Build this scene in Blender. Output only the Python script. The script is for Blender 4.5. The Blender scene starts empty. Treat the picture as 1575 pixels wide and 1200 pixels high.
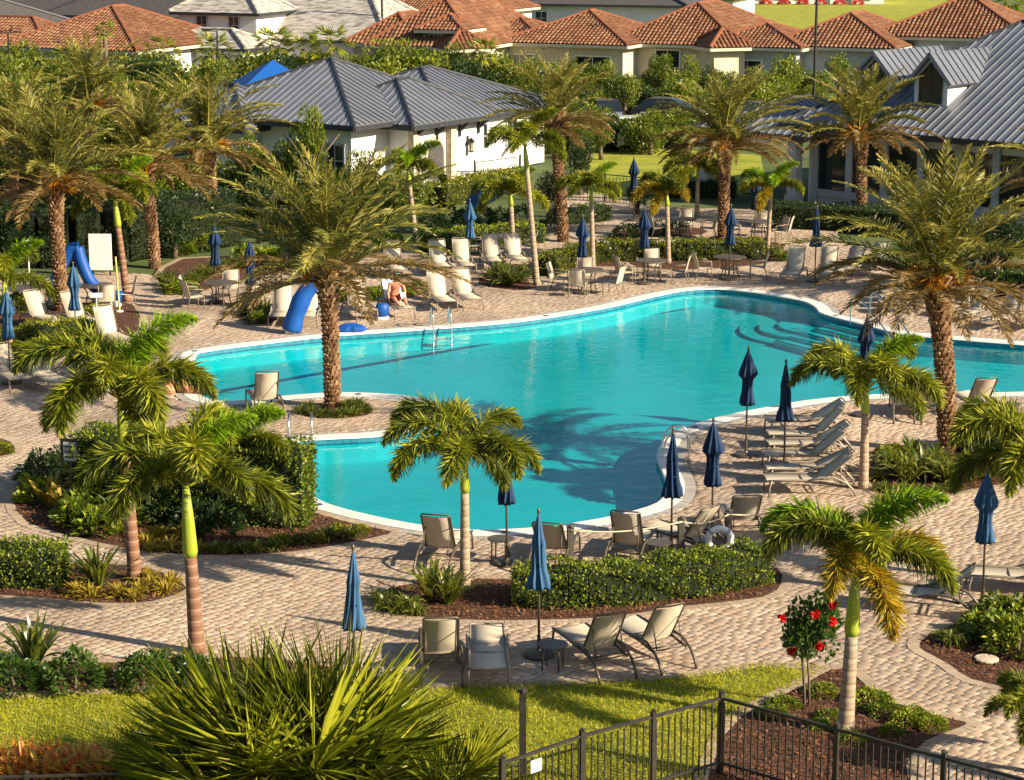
import bpy, bmesh, math, random
import numpy as np
from mathutils import Vector, Matrix
from mathutils.geometry import tessellate_polygon

S = bpy.context.scene
COL = S.collection
R = math.radians
random.seed(4)
rng = np.random.default_rng(11)

# ---------------------------------------------------------------- camera, sky, sun, exposure
FPX, HOR, CAMH, CX, CY = 3300.0, -150.0, 12.5, 787.5, 600.0
PITCH = math.atan((CY - HOR) / FPX)
cam = bpy.data.objects.new('camera', bpy.data.cameras.new('camera')); COL.objects.link(cam)
cam.location = (0, 0, CAMH); cam.rotation_euler = (R(90) - PITCH, 0, 0)
cam.data.sensor_fit = 'HORIZONTAL'; cam.data.sensor_width = 36; cam.data.lens = FPX / 1575 * 36
cam.data.clip_start = 0.5; cam.data.clip_end = 6000
S.camera = cam
SUN = Vector((0.90, -0.43, math.tan(R(27.5)) * 0.997)).normalized()      # towards the sun
world = bpy.data.worlds.new('World'); S.world = world; world.use_nodes = True
wn = world.node_tree
sky = wn.nodes.new('ShaderNodeTexSky'); sky.sky_type = 'NISHITA'; sky.sun_disc = False
sky.sun_elevation = math.asin(SUN.z); sky.sun_rotation = math.atan2(SUN.x, SUN.y)
sky.air_density = 1.0; sky.dust_density = 1.0; sky.ozone_density = 1.2
wn.nodes['Background'].inputs[1].default_value = 0.06
wn.links.new(sky.outputs[0], wn.nodes['Background'].inputs[0])
sl = bpy.data.lights.new('sun', 'SUN'); sl.energy = 5.0; sl.angle = R(0.5); sl.color = (1.0, 0.855, 0.645)
so = bpy.data.objects.new('sun', sl); COL.objects.link(so)
so.rotation_euler = SUN.to_track_quat('Z', 'Y').to_euler(); so.location = (40, -20, 40)
S.view_settings.view_transform = 'Standard'; S.view_settings.look = 'None'
S.view_settings.exposure = 1.14; S.view_settings.gamma = 1.0; S.view_settings.use_curve_mapping = False
S.cycles.max_bounces = 6; S.cycles.transparent_max_bounces = 12; S.cycles.caustics_reflective = False
S.cycles.caustics_refractive = False

CP, SP = math.cos(PITCH), math.sin(PITCH)
def P(px, py, z=0.0):
    """ground position (at height z) of a place surveyed in the photograph"""
    x = (px - CX) / FPX; y = -(py - CY) / FPX
    d = Vector((x, CP + y * SP, -SP + y * CP))
    t = (z - CAMH) / d.z
    return Vector((d.x * t, d.y * t, z))

# ---------------------------------------------------------------- mesh kit
class MB:
    def __init__(s): s.v = []; s.f = []; s.m = []
    def add(s, vs, fs, mi=0):
        b = len(s.v); s.v += [tuple(v) for v in vs]; s.f += [tuple(b + i for i in f) for f in fs]; s.m += [mi] * len(fs); return s
    def box(s, c, d, rz=0, mi=0, M=None):
        x, y, z = d[0] / 2, d[1] / 2, d[2] / 2
        vs = [Vector(p) for p in ((-x,-y,-z),(x,-y,-z),(x,y,-z),(-x,y,-z),(-x,-y,z),(x,-y,z),(x,y,z),(-x,y,z))]
        T = Matrix.Translation(c) @ (M if M is not None else Matrix.Rotation(rz, 4, 'Z'))
        return s.add([T @ v for v in vs], ((0,3,2,1),(4,5,6,7),(0,1,5,4),(1,2,6,5),(2,3,7,6),(3,0,4,7)), mi)
    def beam(s, p, q, w, h, mi=0, up=(0,0,1)):
        p, q = Vector(p), Vector(q); t = (q - p); L = t.length; t.normalize(); up = Vector(up)
        if abs(t.dot(up)) > .98: up = Vector((1,0,0))
        y = up.cross(t).normalized(); z = t.cross(y)
        return s.box((p + q) / 2, (L, w, h), M=Matrix((t, y, z)).transposed().to_4x4(), mi=mi)
    def tube(s, pts, rad, n=8, cap=True, mi=0):
        pts = [Vector(p) for p in pts]; k = len(pts)
        if not hasattr(rad, '__len__'): rad = [rad] * k
        ref = None; vs = []; fs = []
        for i, p in enumerate(pts):
            t = (pts[min(i+1,k-1)] - pts[max(i-1,0)]).normalized()
            if ref is None: ref = Vector((1,0,0)) if abs(t.x) < .8 else Vector((0,1,0))
            a = (ref - t * ref.dot(t)).normalized(); ref = a; b = t.cross(a)
            for j in range(n):
                w = 2 * math.pi * j / n; vs.append(p + (a * math.cos(w) + b * math.sin(w)) * rad[i])
        for i in range(k-1):
            for j in range(n):
                fs.append((i*n+j, i*n+(j+1)%n, (i+1)*n+(j+1)%n, (i+1)*n+j))
        if cap: fs.append(tuple(range(n))[::-1]); fs.append(tuple((k-1)*n+j for j in range(n)))
        return s.add(vs, fs, mi)
    def lathe(s, prof, n=16, c=(0,0,0), mi=0, rf=None):
        vs = []; fs = []; k = len(prof)
        for i, (r, z) in enumerate(prof):
            for j in range(n):
                a = 2 * math.pi * j / n; q = r * (rf(a, i / (k-1)) if rf else 1)
                vs.append((c[0] + q*math.cos(a), c[1] + q*math.sin(a), c[2] + z))
        for i in range(k-1):
            for j in range(n):
                fs.append((i*n+j, i*n+(j+1)%n, (i+1)*n+(j+1)%n, (i+1)*n+j))
        fs.append(tuple(range(n))[::-1]); fs.append(tuple((k-1)*n+j for j in range(n)))
        return s.add(vs, fs, mi)
    def prism(s, poly, z0, z1, mi=0):
        n = len(poly)
        vs = [(p[0], p[1], z0) for p in poly] + [(p[0], p[1], z1) for p in poly]
        return s.add(vs, [tuple(range(n))[::-1], tuple(range(n, 2*n))] + [(i,(i+1)%n,n+(i+1)%n,n+i) for i in range(n)], mi)
    def mesh(s, name, mats, smooth=False):
        me = bpy.data.meshes.new(name); me.from_pydata(s.v, [], s.f)
        for m in (mats if isinstance(mats, (list, tuple)) else [mats]): me.materials.append(m)
        me.polygons.foreach_set('material_index', s.m)
        if smooth: me.polygons.foreach_set('use_smooth', [True] * len(s.f))
        me.update(); return me
    def build(s, name, mats, parent=None, smooth=False):
        return ob(name, s.mesh(name, mats, smooth), parent)

def ob(name, me, parent=None, loc=None, rz=None, sc=None):
    o = bpy.data.objects.new(name, me); COL.objects.link(o)
    if parent is not None: o.parent = parent
    if loc is not None: o.location = loc
    if rz is not None: o.rotation_euler = (0, 0, rz)
    if sc is not None: o.scale = (sc, sc, sc) if not hasattr(sc, '__len__') else sc
    return o
def tag(o, label, cat, group=None):
    o['label'] = label; o['category'] = cat
    if group: o['group'] = group
    return o
def thing(name, label, cat, loc=(0,0,0), rz=0, group=None, sc=1):
    return tag(ob(name, None, None, loc, rz, sc), label, cat, group)
def struct(o): o['kind'] = 'structure'; return o
def stuff(o): o['kind'] = 'stuff'; return o
KIDS = {}
def kids(o):
    return [c for c in o.children]
def dup(root, loc, rz, label=None, group=None, sc=None):
    r = root.copy(); COL.objects.link(r); r.location = loc; r.rotation_euler = (0, 0, rz)
    if sc is not None: r.scale = (sc, sc, sc)
    if label: r['label'] = label
    if group: r['group'] = group
    for ch in root.children:
        c = ch.copy(); COL.objects.link(c); c.parent = r
        for g in ch.children:
            d = g.copy(); COL.objects.link(d); d.parent = c
    return r

def np_mesh(name, V, F, mat, attr=None, smooth=False, mids=None):
    """V (n,3), F (m,k) numpy -> mesh; attr = per-vertex float 'v'"""
    me = bpy.data.meshes.new(name); V = np.asarray(V, np.float32); F = np.asarray(F, np.int32)
    m, k = F.shape
    me.vertices.add(len(V)); me.vertices.foreach_set('co', V.ravel())
    me.loops.add(m * k); me.loops.foreach_set('vertex_index', F.ravel())
    me.polygons.add(m); me.polygons.foreach_set('loop_start', np.arange(m, dtype=np.int32) * k)
    try: me.polygons.foreach_set('loop_total', np.full(m, k, np.int32))
    except Exception: pass
    for q in (mat if isinstance(mat, (list, tuple)) else [mat]): me.materials.append(q)
    if mids is not None: me.polygons.foreach_set('material_index', np.asarray(mids, np.int32))
    if smooth: me.polygons.foreach_set('use_smooth', np.ones(m, bool))
    if attr is not None:
        a = me.attributes.new('v', 'FLOAT', 'POINT'); a.data.foreach_set('value', np.asarray(attr, np.float32))
    me.update(calc_edges=True); return me

def kite_mesh(name, base, d, side, L, W, mat, attr, bend=None):
    """leaf blades: base (n,3), direction d, side vector, length L, width W; kites of two triangles"""
    n = len(base); L = np.broadcast_to(L, n)[:, None]; W = np.broadcast_to(W, n)[:, None]
    mid = base + d * L * .45; tip = base + d * L
    if bend is not None: mid = mid + bend * .25; tip = tip + bend
    V = np.stack([base, mid + side * W * .5, tip, mid - side * W * .5], 1).reshape(-1, 3)
    F = np.arange(n * 4).reshape(n, 4)
    F = np.concatenate([F[:, [0,1,2]], F[:, [0,2,3]]])
    return np_mesh(name, V, F, mat, np.repeat(attr, 4))
def unit(a): return a / np.maximum(np.linalg.norm(a, axis=-1, keepdims=True), 1e-9)
def leafcloud(name, pos, nrm, L, W, mat, jit=.75, seed=1, attr=None):
    g = np.random.default_rng(seed); n = len(pos)
    d = unit(nrm + g.normal(0, jit, (n, 3))); s = unit(np.cross(d, g.normal(0, 1, (n, 3))))
    a = g.random(n) if attr is None else np.clip(attr + g.normal(0, .22, n), 0, 1)
    return kite_mesh(name, pos - d * L * .4, d, s, L * g.uniform(.65, 1.25, n), W * g.uniform(.7, 1.2, n), mat, a)

# ---------------------------------------------------------------- materials
def nodes(name):
    m = bpy.data.materials.new(name); m.use_nodes = True
    return m, m.node_tree, m.node_tree.nodes['Principled BSDF'], m.node_tree.nodes, m.node_tree.links
def C4(c): return (c[0], c[1], c[2], 1)
def ramp(N, cols, pos=None):
    r = N.new('ShaderNodeValToRGB'); k = len(cols)
    pos = pos or [i / (k-1) for i in range(k)]
    e = r.color_ramp.elements
    while len(e) < k: e.new(.5)
    for i in range(k): e[i].position = pos[i]; e[i].color = C4(cols[i])
    return r
def mat(name, cols, scale=6, rough=.6, bump=0, metal=0, spec=.4, detail=4, bscale=None, stretch=None, coat=0):
    m, t, b, N, L = nodes(name)
    b.inputs['Roughness'].default_value = rough; b.inputs['Metallic'].default_value = metal
    b.inputs['Specular IOR Level'].default_value = spec; b.inputs['Coat Weight'].default_value = coat
    if not isinstance(cols, list): cols = [tuple(c * .88 for c in cols), cols, tuple(min(1, c * 1.1) for c in cols)]
    tc = N.new('ShaderNodeTexCoord'); src = tc.outputs['Object']
    if stretch:
        mp = N.new('ShaderNodeMapping'); mp.inputs['Scale'].default_value = stretch; L.new(src, mp.inputs[0]); src = mp.outputs[0]
    no = N.new('ShaderNodeTexNoise'); no.inputs['Scale'].default_value = scale; no.inputs['Detail'].default_value = detail
    L.new(src, no.inputs['Vector'])
    r = ramp(N, cols, [.3 + .4 * i / (len(cols)-1) for i in range(len(cols))]); L.new(no.outputs['Fac'], r.inputs[0]); L.new(r.outputs[0], b.inputs['Base Color'])
    if bump:
        n2 = N.new('ShaderNodeTexNoise'); n2.inputs['Scale'].default_value = bscale or scale * 4; L.new(src, n2.inputs['Vector'])
        bu = N.new('ShaderNodeBump'); bu.inputs['Strength'].default_value = bump; bu.inputs['Distance'].default_value = .02
        L.new(n2.outputs['Fac'], bu.inputs['Height']); L.new(bu.outputs[0], b.inputs['Normal'])
    return m
def leafmat(name, cols, trans=.35, rough=.45, spec=.35, hue=.5, tint=(.55, .62, .08)):
    """leaf: colour by blade, a second colour shift by object; light passes through the blade"""
    m, t, b, N, L = nodes(name)
    at = N.new('ShaderNodeAttribute'); at.attribute_name = 'v'
    oi = N.new('ShaderNodeObjectInfo')
    mx = N.new('ShaderNodeMath'); mx.operation = 'MULTIPLY_ADD'; mx.inputs[1].default_value = .3; L.new(oi.outputs['Random'], mx.inputs[0])
    m2 = N.new('ShaderNodeMath'); m2.operation = 'MULTIPLY_ADD'; m2.inputs[1].default_value = .7; L.new(at.outputs['Fac'], m2.inputs[0])
    mx.inputs[2].default_value = 0; L.new(mx.outputs[0], m2.inputs[2])
    r = ramp(N, cols); L.new(m2.outputs[0], r.inputs[0]); L.new(r.outputs[0], b.inputs['Base Color'])
    b.inputs['Roughness'].default_value = rough; b.inputs['Specular IOR Level'].default_value = spec
    tr = N.new('ShaderNodeBsdfTranslucent'); mc = N.new('ShaderNodeMix'); mc.data_type = 'RGBA'
    mc.inputs[0].default_value = .45; L.new(r.outputs[0], mc.inputs[6]); mc.inputs[7].default_value = C4(tint); L.new(mc.outputs[2], tr.inputs[0])
    ms = N.new('ShaderNodeMixShader'); ms.inputs[0].default_value = trans
    L.new(b.outputs[0], ms.inputs[1]); L.new(tr.outputs[0], ms.inputs[2]); L.new(ms.outputs[0], N['Material Output'].inputs[0])
    return m
def attrmat(name, cols, rough=.85, bump=.25, bscale=40, spec=.2, noise=.25, nscale=.35):
    """pieces coloured one by one (attribute v), with broad weathering over them"""
    m, t, b, N, L = nodes(name)
    at = N.new('ShaderNodeAttribute'); at.attribute_name = 'v'
    r = ramp(N, cols); L.new(at.outputs['Fac'], r.inputs[0])
    ge = N.new('ShaderNodeNewGeometry')
    no = N.new('ShaderNodeTexNoise'); no.inputs['Scale'].default_value = nscale; no.inputs['Detail'].default_value = 5; L.new(ge.outputs['Position'], no.inputs['Vector'])
    mr = N.new('ShaderNodeMapRange'); mr.inputs[1].default_value = .3; mr.inputs[2].default_value = .7
    mr.inputs[3].default_value = 1 - noise; mr.inputs[4].default_value = 1 + noise * .5; L.new(no.outputs['Fac'], mr.inputs[0])
    hs = N.new('ShaderNodeHueSaturation'); L.new(mr.outputs[0], hs.inputs['Value']); L.new(r.outputs[0], hs.inputs['Color']); L.new(hs.outputs[0], b.inputs['Base Color'])
    n2 = N.new('ShaderNodeTexNoise'); n2.inputs['Scale'].default_value = bscale; L.new(ge.outputs['Position'], n2.inputs['Vector'])
    bu = N.new('ShaderNodeBump'); bu.inputs['Strength'].default_value = bump; bu.inputs['Distance'].default_value = .01
    L.new(n2.outputs['Fac'], bu.inputs['Height']); L.new(bu.outputs[0], b.inputs['Normal'])
    b.inputs['Roughness'].default_value = rough; b.inputs['Specular IOR Level'].default_value = spec
    return m

M = {}
M['paver'] = attrmat('paver', [(.365,.265,.19),(.405,.305,.22),(.435,.335,.245),(.38,.275,.20),(.475,.385,.29),(.40,.31,.23)], rough=.8, noise=.34, nscale=.28)
M['edging'] = attrmat('edging_brick', [(.34,.26,.19),(.42,.33,.24),(.37,.27,.19)], rough=.85)
M['joint'] = mat('joint_sand', [(.24,.18,.13),(.30,.23,.17)], scale=3, rough=.95)
M['mulch'] = mat('mulch_soil', [(.03,.012,.006),(.08,.032,.016),(.13,.055,.028)], scale=22, rough=.95, bump=1, bscale=60)
M['chips'] = attrmat('mulch_chips', [(.05,.018,.008),(.13,.05,.022),(.20,.085,.04),(.26,.13,.07)], rough=.95, noise=.1)
M['soil'] = mat('ground_soil', [(.035,.05,.014),(.07,.10,.022),(.11,.13,.035)], scale=.35, rough=.95, bump=.4, bscale=8, detail=8)
M['lawn'] = mat('lawn_ground', [(.12,.14,.012),(.20,.22,.016),(.28,.27,.02)], scale=1.2, rough=.95, bump=.5, bscale=30, detail=8)
M['grass'] = leafmat('grass_blades', [(.18,.20,.010),(.40,.39,.016),(.58,.51,.03)], trans=.4, tint=(.5,.5,.03))
M['asphalt'] = mat('asphalt', [(.04,.04,.042),(.06,.058,.055)], scale=2, rough=.9)
M['coping'] = mat('coping_plaster', [(.66,.62,.56),(.78,.74,.68)], scale=3, rough=.55, bump=.15)
M['band'] = attrmat('coping_band', [(.33,.30,.27),(.45,.41,.36)], rough=.8)
M['basin'] = mat('pool_plaster', [(.14,.585,.63),(.17,.64,.68),(.20,.68,.71)], scale=.5, rough=.7, detail=6)
M['tileline'] = mat('waterline_tile', [(.02,.14,.22),(.05,.25,.33)], scale=8, rough=.3)
M['laneline'] = mat('lane_tile', [(.008,.03,.09),(.012,.045,.12)], scale=4, rough=.5)
M['steel'] = mat('stainless_steel', (.62,.62,.6), rough=.22, metal=1)
M['bronze'] = mat('bronze_frame', [(.085,.068,.048),(.12,.095,.068)], scale=9, rough=.42, metal=.25)
M['pale_frame'] = mat('taupe_frame', [(.23,.19,.145),(.29,.24,.185)], scale=9, rough=.42, metal=.15)
M['sling'] = leafmat('sling_cloth', [(.52,.45,.34),(.70,.62,.49),(.80,.73,.60)], trans=.16, rough=.7, tint=(.8,.72,.5))
M['navy'] = leafmat('umbrella_cloth', [(.012,.03,.075),(.022,.052,.12)], trans=.1, rough=.75, spec=.2, tint=(.03,.09,.25))
M['blue'] = leafmat('faded_blue_cloth', [(.035,.10,.20),(.06,.15,.28)], trans=.12, rough=.75, spec=.2, tint=(.08,.2,.4))
M['cover'] = leafmat('blue_cover_cloth', [(.008,.08,.34),(.014,.13,.46)], trans=.12, rough=.5, tint=(.02,.15,.6))
M['black'] = mat('black_metal', [(.012,.011,.010),(.022,.02,.018)], scale=8, rough=.4, spec=.5)
M['fence'] = mat('fence_bronze', [(.022,.018,.014),(.04,.034,.027)], scale=8, rough=.42, spec=.5)
M['white'] = mat('white_paint', [(.74,.72,.68),(.82,.80,.76)], scale=2, rough=.6)
M['stucco'] = mat('white_stucco', [(.68,.66,.62),(.78,.76,.72)], scale=1.2, rough=.85, bump=.2, bscale=40)
M['cream'] = mat('cream_stucco', [(.50,.44,.32),(.60,.54,.41)], scale=1.2, rough=.85, bump=.2, bscale=40)
M['pale_blue'] = mat('pale_blue_siding', [(.12,.27,.40),(.15,.32,.46)], scale=1, rough=.8)
M['graypaint'] = mat('grey_trim', [(.36,.38,.40),(.44,.46,.48)], scale=2, rough=.6)
M['metalroof'] = mat('standing_seam_metal', [(.165,.18,.21),(.225,.24,.275)], scale=.6, rough=.38, metal=.35, spec=.5, detail=6)
M['darkroof'] = mat('dark_shingle', [(.05,.045,.045),(.085,.078,.075)], scale=3, rough=.85, bump=.4, stretch=(1,1,3))
M['rooftrim'] = mat('dark_roof_trim', [(.022,.024,.03),(.04,.042,.05)], scale=3, rough=.5)
M['tile'] = attrmat('clay_roof_tile', [(.155,.07,.037),(.225,.10,.053),(.28,.148,.082),(.19,.08,.042)], rough=.8, noise=.25, nscale=.5)
M['tilebase'] = mat('clay_roof_base', [(.17,.06,.03),(.24,.08,.037)], scale=2, rough=.9)
M['glass'] = mat('window_glass', [(.010,.014,.016),(.02,.028,.03)], scale=1, rough=.06, spec=.8)
M['stone'] = mat('beige_stone', [(.40,.32,.22),(.52,.43,.31),(.58,.50,.38)], scale=5, rough=.85, bump=.4)
M['wood'] = mat('weathered_post', [(.05,.042,.032),(.10,.085,.065)], scale=12, rough=.8, stretch=(1,1,.15))
M['rope'] = mat('rope', [(.5,.42,.28),(.62,.53,.37)], scale=60, rough=.9)
M['bark'] = mat('bark', [(.10,.07,.05),(.18,.13,.09)], scale=14, rough=.9, bump=.5, stretch=(1,1,.3))
M['boot'] = attrmat('palm_boots', [(.10,.05,.024),(.20,.105,.05),(.30,.175,.09),(.42,.28,.16)], rough=.9, noise=.15, nscale=3)
M['core'] = mat('inner_twigs', [(.008,.013,.004),(.016,.026,.008)], scale=6, rough=1)
M['skin'] = mat('skin', [(.50,.20,.12),(.60,.28,.18)], scale=9, rough=.5)
M['shorts'] = mat('brick_red_cloth', [(.28,.05,.03),(.36,.07,.04)], scale=20, rough=.8)
M['teal'] = mat('teal_cloth', [(.10,.26,.26),(.16,.34,.33)], scale=20, rough=.85)
M['hair'] = mat('grey_hair', [(.3,.28,.25),(.45,.42,.38)], scale=60, rough=.7)
M['rubber'] = mat('tyre_rubber', (.015,.015,.015), rough=.8)
M['red'] = leafmat('red_petal', [(.55,.008,.012),(.72,.02,.02)], trans=.25, tint=(.8,.02,.02))
M['pink'] = leafmat('pink_petal', [(.55,.06,.06),(.68,.12,.10)], trans=.2, tint=(.7,.1,.1))
M['crimson'] = leafmat('crimson_leaf', [(.14,.008,.012),(.26,.012,.02)], trans=.25, tint=(.4,.02,.03))
# foliage
M['phoenix'] = leafmat('date_palm_leaf', [(.014,.018,.004),(.075,.085,.012),(.28,.25,.042),(.58,.48,.13)], trans=.2, rough=.45, spec=.35, tint=(.5,.45,.05))  # darkest tone paints the shade of gaps between leaflets
M['phoenix_old'] = leafmat('date_palm_old_leaf', [(.085,.055,.018),(.20,.13,.04),(.34,.22,.075)], trans=.25, rough=.5, tint=(.5,.32,.06))
M['foxtail'] = leafmat('foxtail_leaf', [(.009,.018,.002),(.07,.10,.007),(.32,.325,.018),(.64,.58,.055)], trans=.24, rough=.5, spec=.3, tint=(.5,.55,.03))  # low end kept dark: leaf-gap shade put into the blade colour
M['foxtail_gold'] = leafmat('foxtail_gold_leaf', [(.06,.045,.006),(.34,.26,.014),(.66,.42,.03)], trans=.24, rough=.4, tint=(.65,.45,.03))
M['foxtail_lime'] = leafmat('foxtail_lime_leaf', [(.06,.12,.005),(.20,.34,.010),(.40,.48,.02)], trans=.3, rough=.36, tint=(.5,.7,.02))
M['hedge'] = leafmat('hedge_leaf', [(.012,.025,.003),(.065,.10,.007),(.20,.25,.014),(.42,.42,.03)], trans=.22, rough=.5, spec=.3, tint=(.45,.55,.03))
M['hedge_gold'] = leafmat('golden_hedge_leaf', [(.03,.05,.004),(.15,.17,.010),(.36,.34,.02)], trans=.25, rough=.35, tint=(.55,.52,.03))
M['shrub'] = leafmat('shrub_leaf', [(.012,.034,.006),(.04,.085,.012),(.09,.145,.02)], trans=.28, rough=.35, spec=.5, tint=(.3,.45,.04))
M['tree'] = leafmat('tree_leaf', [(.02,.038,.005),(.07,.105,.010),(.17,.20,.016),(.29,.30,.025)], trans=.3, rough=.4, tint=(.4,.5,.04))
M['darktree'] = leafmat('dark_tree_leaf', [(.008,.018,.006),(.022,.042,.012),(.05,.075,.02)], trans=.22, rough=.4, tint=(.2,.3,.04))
M['strap'] = leafmat('strap_leaf', [(.02,.04,.006),(.06,.09,.010),(.15,.17,.018),(.30,.28,.06)], trans=.32, rough=.35, spec=.5, tint=(.5,.52,.06))
M['fan'] = leafmat('fan_palm_leaf', [(.014,.026,.003),(.11,.145,.009),(.34,.355,.02),(.62,.58,.055)], trans=.28, rough=.34, spec=.5, tint=(.5,.6,.03))
M['croton'] = leafmat('gold_strap_leaf', [(.13,.11,.012),(.32,.24,.02),(.48,.36,.05)], trans=.3, rough=.5, tint=(.6,.45,.05))
M['brom'] = leafmat('orange_bromeliad_leaf', [(.45,.33,.04),(.72,.46,.06),(.70,.26,.04),(.62,.10,.03)], trans=.34, rough=.4, tint=(.7,.3,.03))
M['fruit'] = leafmat('orange_fruit_stalk', [(.45,.17,.010),(.62,.28,.015)], trans=.2, tint=(.8,.4,.02))
M['shaft'] = mat('green_crownshaft', [(.20,.27,.02),(.30,.36,.03),(.36,.40,.05)], scale=4, rough=.35, stretch=(1,1,.3))
def ringtrunk(name, a, b_, freq):
    m, t, b, N, L = nodes(name)
    tc = N.new('ShaderNodeTexCoord'); wv = N.new('ShaderNodeTexWave'); wv.bands_direction = 'Z'
    wv.inputs['Scale'].default_value = freq; wv.inputs['Distortion'].default_value = 1.2; wv.inputs['Detail'].default_value = 3
    L.new(tc.outputs['Object'], wv.inputs['Vector'])
    r = ramp(N, [b_, a, a, tuple(c * .8 for c in a)], [0, .12, .8, 1]); L.new(wv.outputs['Fac'], r.inputs[0]); L.new(r.outputs[0], b.inputs['Base Color'])
    b.inputs['Roughness'].default_value = .8
    bu = N.new('ShaderNodeBump'); bu.inputs['Strength'].default_value = .5; bu.inputs['Distance'].default_value = .02; L.new(wv.outputs['Fac'], bu.inputs['Height']); L.new(bu.outputs[0], b.inputs['Normal'])
    return m
M['ring_brown'] = ringtrunk('ringed_brown_trunk', (.21,.10,.055), (.33,.21,.13), 1.6)
M['ring_pale'] = ringtrunk('ringed_pale_trunk', (.36,.27,.18), (.22,.15,.10), 1.5)
def watermat():
    m, t, b, N, L = nodes('pool_water'); N.remove(b)
    tr = N.new('ShaderNodeBsdfTransparent'); tr.inputs[0].default_value = (.05, .715, .735, 1)
    gl = N.new('ShaderNodeBsdfGlossy'); gl.inputs['Roughness'].default_value = .02
    lw = N.new('ShaderNodeLayerWeight'); lw.inputs[0].default_value = .5
    pw = N.new('ShaderNodeMath'); pw.operation = 'POWER'; pw.inputs[1].default_value = 5; L.new(lw.outputs['Facing'], pw.inputs[0])
    fr = N.new('ShaderNodeMath'); fr.operation = 'MULTIPLY_ADD'; fr.inputs[1].default_value = .8; fr.inputs[2].default_value = .02; L.new(pw.outputs[0], fr.inputs[0])
    ge = N.new('ShaderNodeNewGeometry')
    n1 = N.new('ShaderNodeTexNoise'); n1.inputs['Scale'].default_value = 2.2; n1.inputs['Detail'].default_value = 3; L.new(ge.outputs['Position'], n1.inputs['Vector'])
    n2 = N.new('ShaderNodeTexNoise'); n2.inputs['Scale'].default_value = 7; n2.inputs['Detail'].default_value = 2; L.new(ge.outputs['Position'], n2.inputs['Vector'])
    ad = N.new('ShaderNodeMath'); ad.operation = 'MULTIPLY_ADD'; ad.inputs[1].default_value = .25; L.new(n2.outputs['Fac'], ad.inputs[0]); L.new(n1.outputs['Fac'], ad.inputs[2])
    bu = N.new('ShaderNodeBump'); bu.inputs['Strength'].default_value = .15; bu.inputs['Distance'].default_value = .1; L.new(ad.outputs[0], bu.inputs['Height'])
    L.new(bu.outputs[0], gl.inputs['Normal']); L.new(bu.outputs[0], lw.inputs['Normal'])
    mx = N.new('ShaderNodeMixShader'); L.new(fr.outputs[0], mx.inputs[0]); L.new(tr.outputs[0], mx.inputs[1]); L.new(gl.outputs[0], mx.inputs[2])
    L.new(mx.outputs[0], N['Material Output'].inputs[0]); return m
M['water'] = watermat()
# ---------------------------------------------------------------- plan outlines
def spline(pts, sub=4, closed=True):
    n = len(pts); out = []
    for i in range(n if closed else n - 1):
        if closed: p = [pts[(i + k - 1) % n] for k in range(4)]
        else: p = [pts[max(0, i-1)], pts[i], pts[i+1], pts[min(n-1, i+2)]]
        for j in range(sub):
            t = j / sub
            out.append(.5 * ((2*p[1]) + (p[2]-p[0])*t + (2*p[0]-5*p[1]+4*p[2]-p[3])*t*t + (3*p[1]-p[0]-3*p[2]+p[3])*t**3))
    if not closed: out.append(pts[-1])
    return out
def plan(px, sub=3): return spline([P(*q) for q in px], sub)
def ccw(p):
    a = sum(p[i].x * p[(i+1) % len(p)].y - p[(i+1) % len(p)].x * p[i].y for i in range(len(p)))
    return p if a > 0 else p[::-1]
def offset(p, d):
    n = len(p); out = []
    for i in range(n):
        t = (p[(i+1) % n] - p[i-1]).normalized(); out.append(p[i] + Vector((t.y, -t.x, 0)) * d)
    return out
def inside(poly, x, y):
    q = np.array([(v.x, v.y) for v in poly]); x1, y1 = q[:, 0], q[:, 1]; x2, y2 = np.roll(x1, -1), np.roll(y1, -1)
    r = np.zeros(len(x), bool)
    for a, b, c, d in zip(x1, y1, x2, y2):
        if b == d: continue
        k = ((b > y) != (d > y)); r ^= k & (x < (c - a) * (y - b) / (d - b) + a)
    return r
def sheet(name, outer, z, m, holes=(), parent=None, bumpy=0):
    lists = [[Vector((v.x, v.y, 0)) for v in l] for l in [outer, *holes]]
    tris = tessellate_polygon(lists); flat = [v for l in lists for v in l]
    mb = MB(); mb.v = [(v.x, v.y, z) for v in flat]
    for t in tris:
        a, b, c = (flat[i] for i in t)
        mb.f.append(tuple(t) if (b - a).cross(c - a).z > 0 else tuple(t)[::-1])
    mb.m = [0] * len(mb.f)
    return mb.build(name, m, parent)
def ring(mb, a, b, za, zb, mi=0):
    n = len(a); vs = [(p.x, p.y, za) for p in a] + [(p.x, p.y, zb) for p in b]
    mb.add(vs, [(i, n+i, n+(i+1) % n, (i+1) % n) for i in range(n)], mi)

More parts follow.
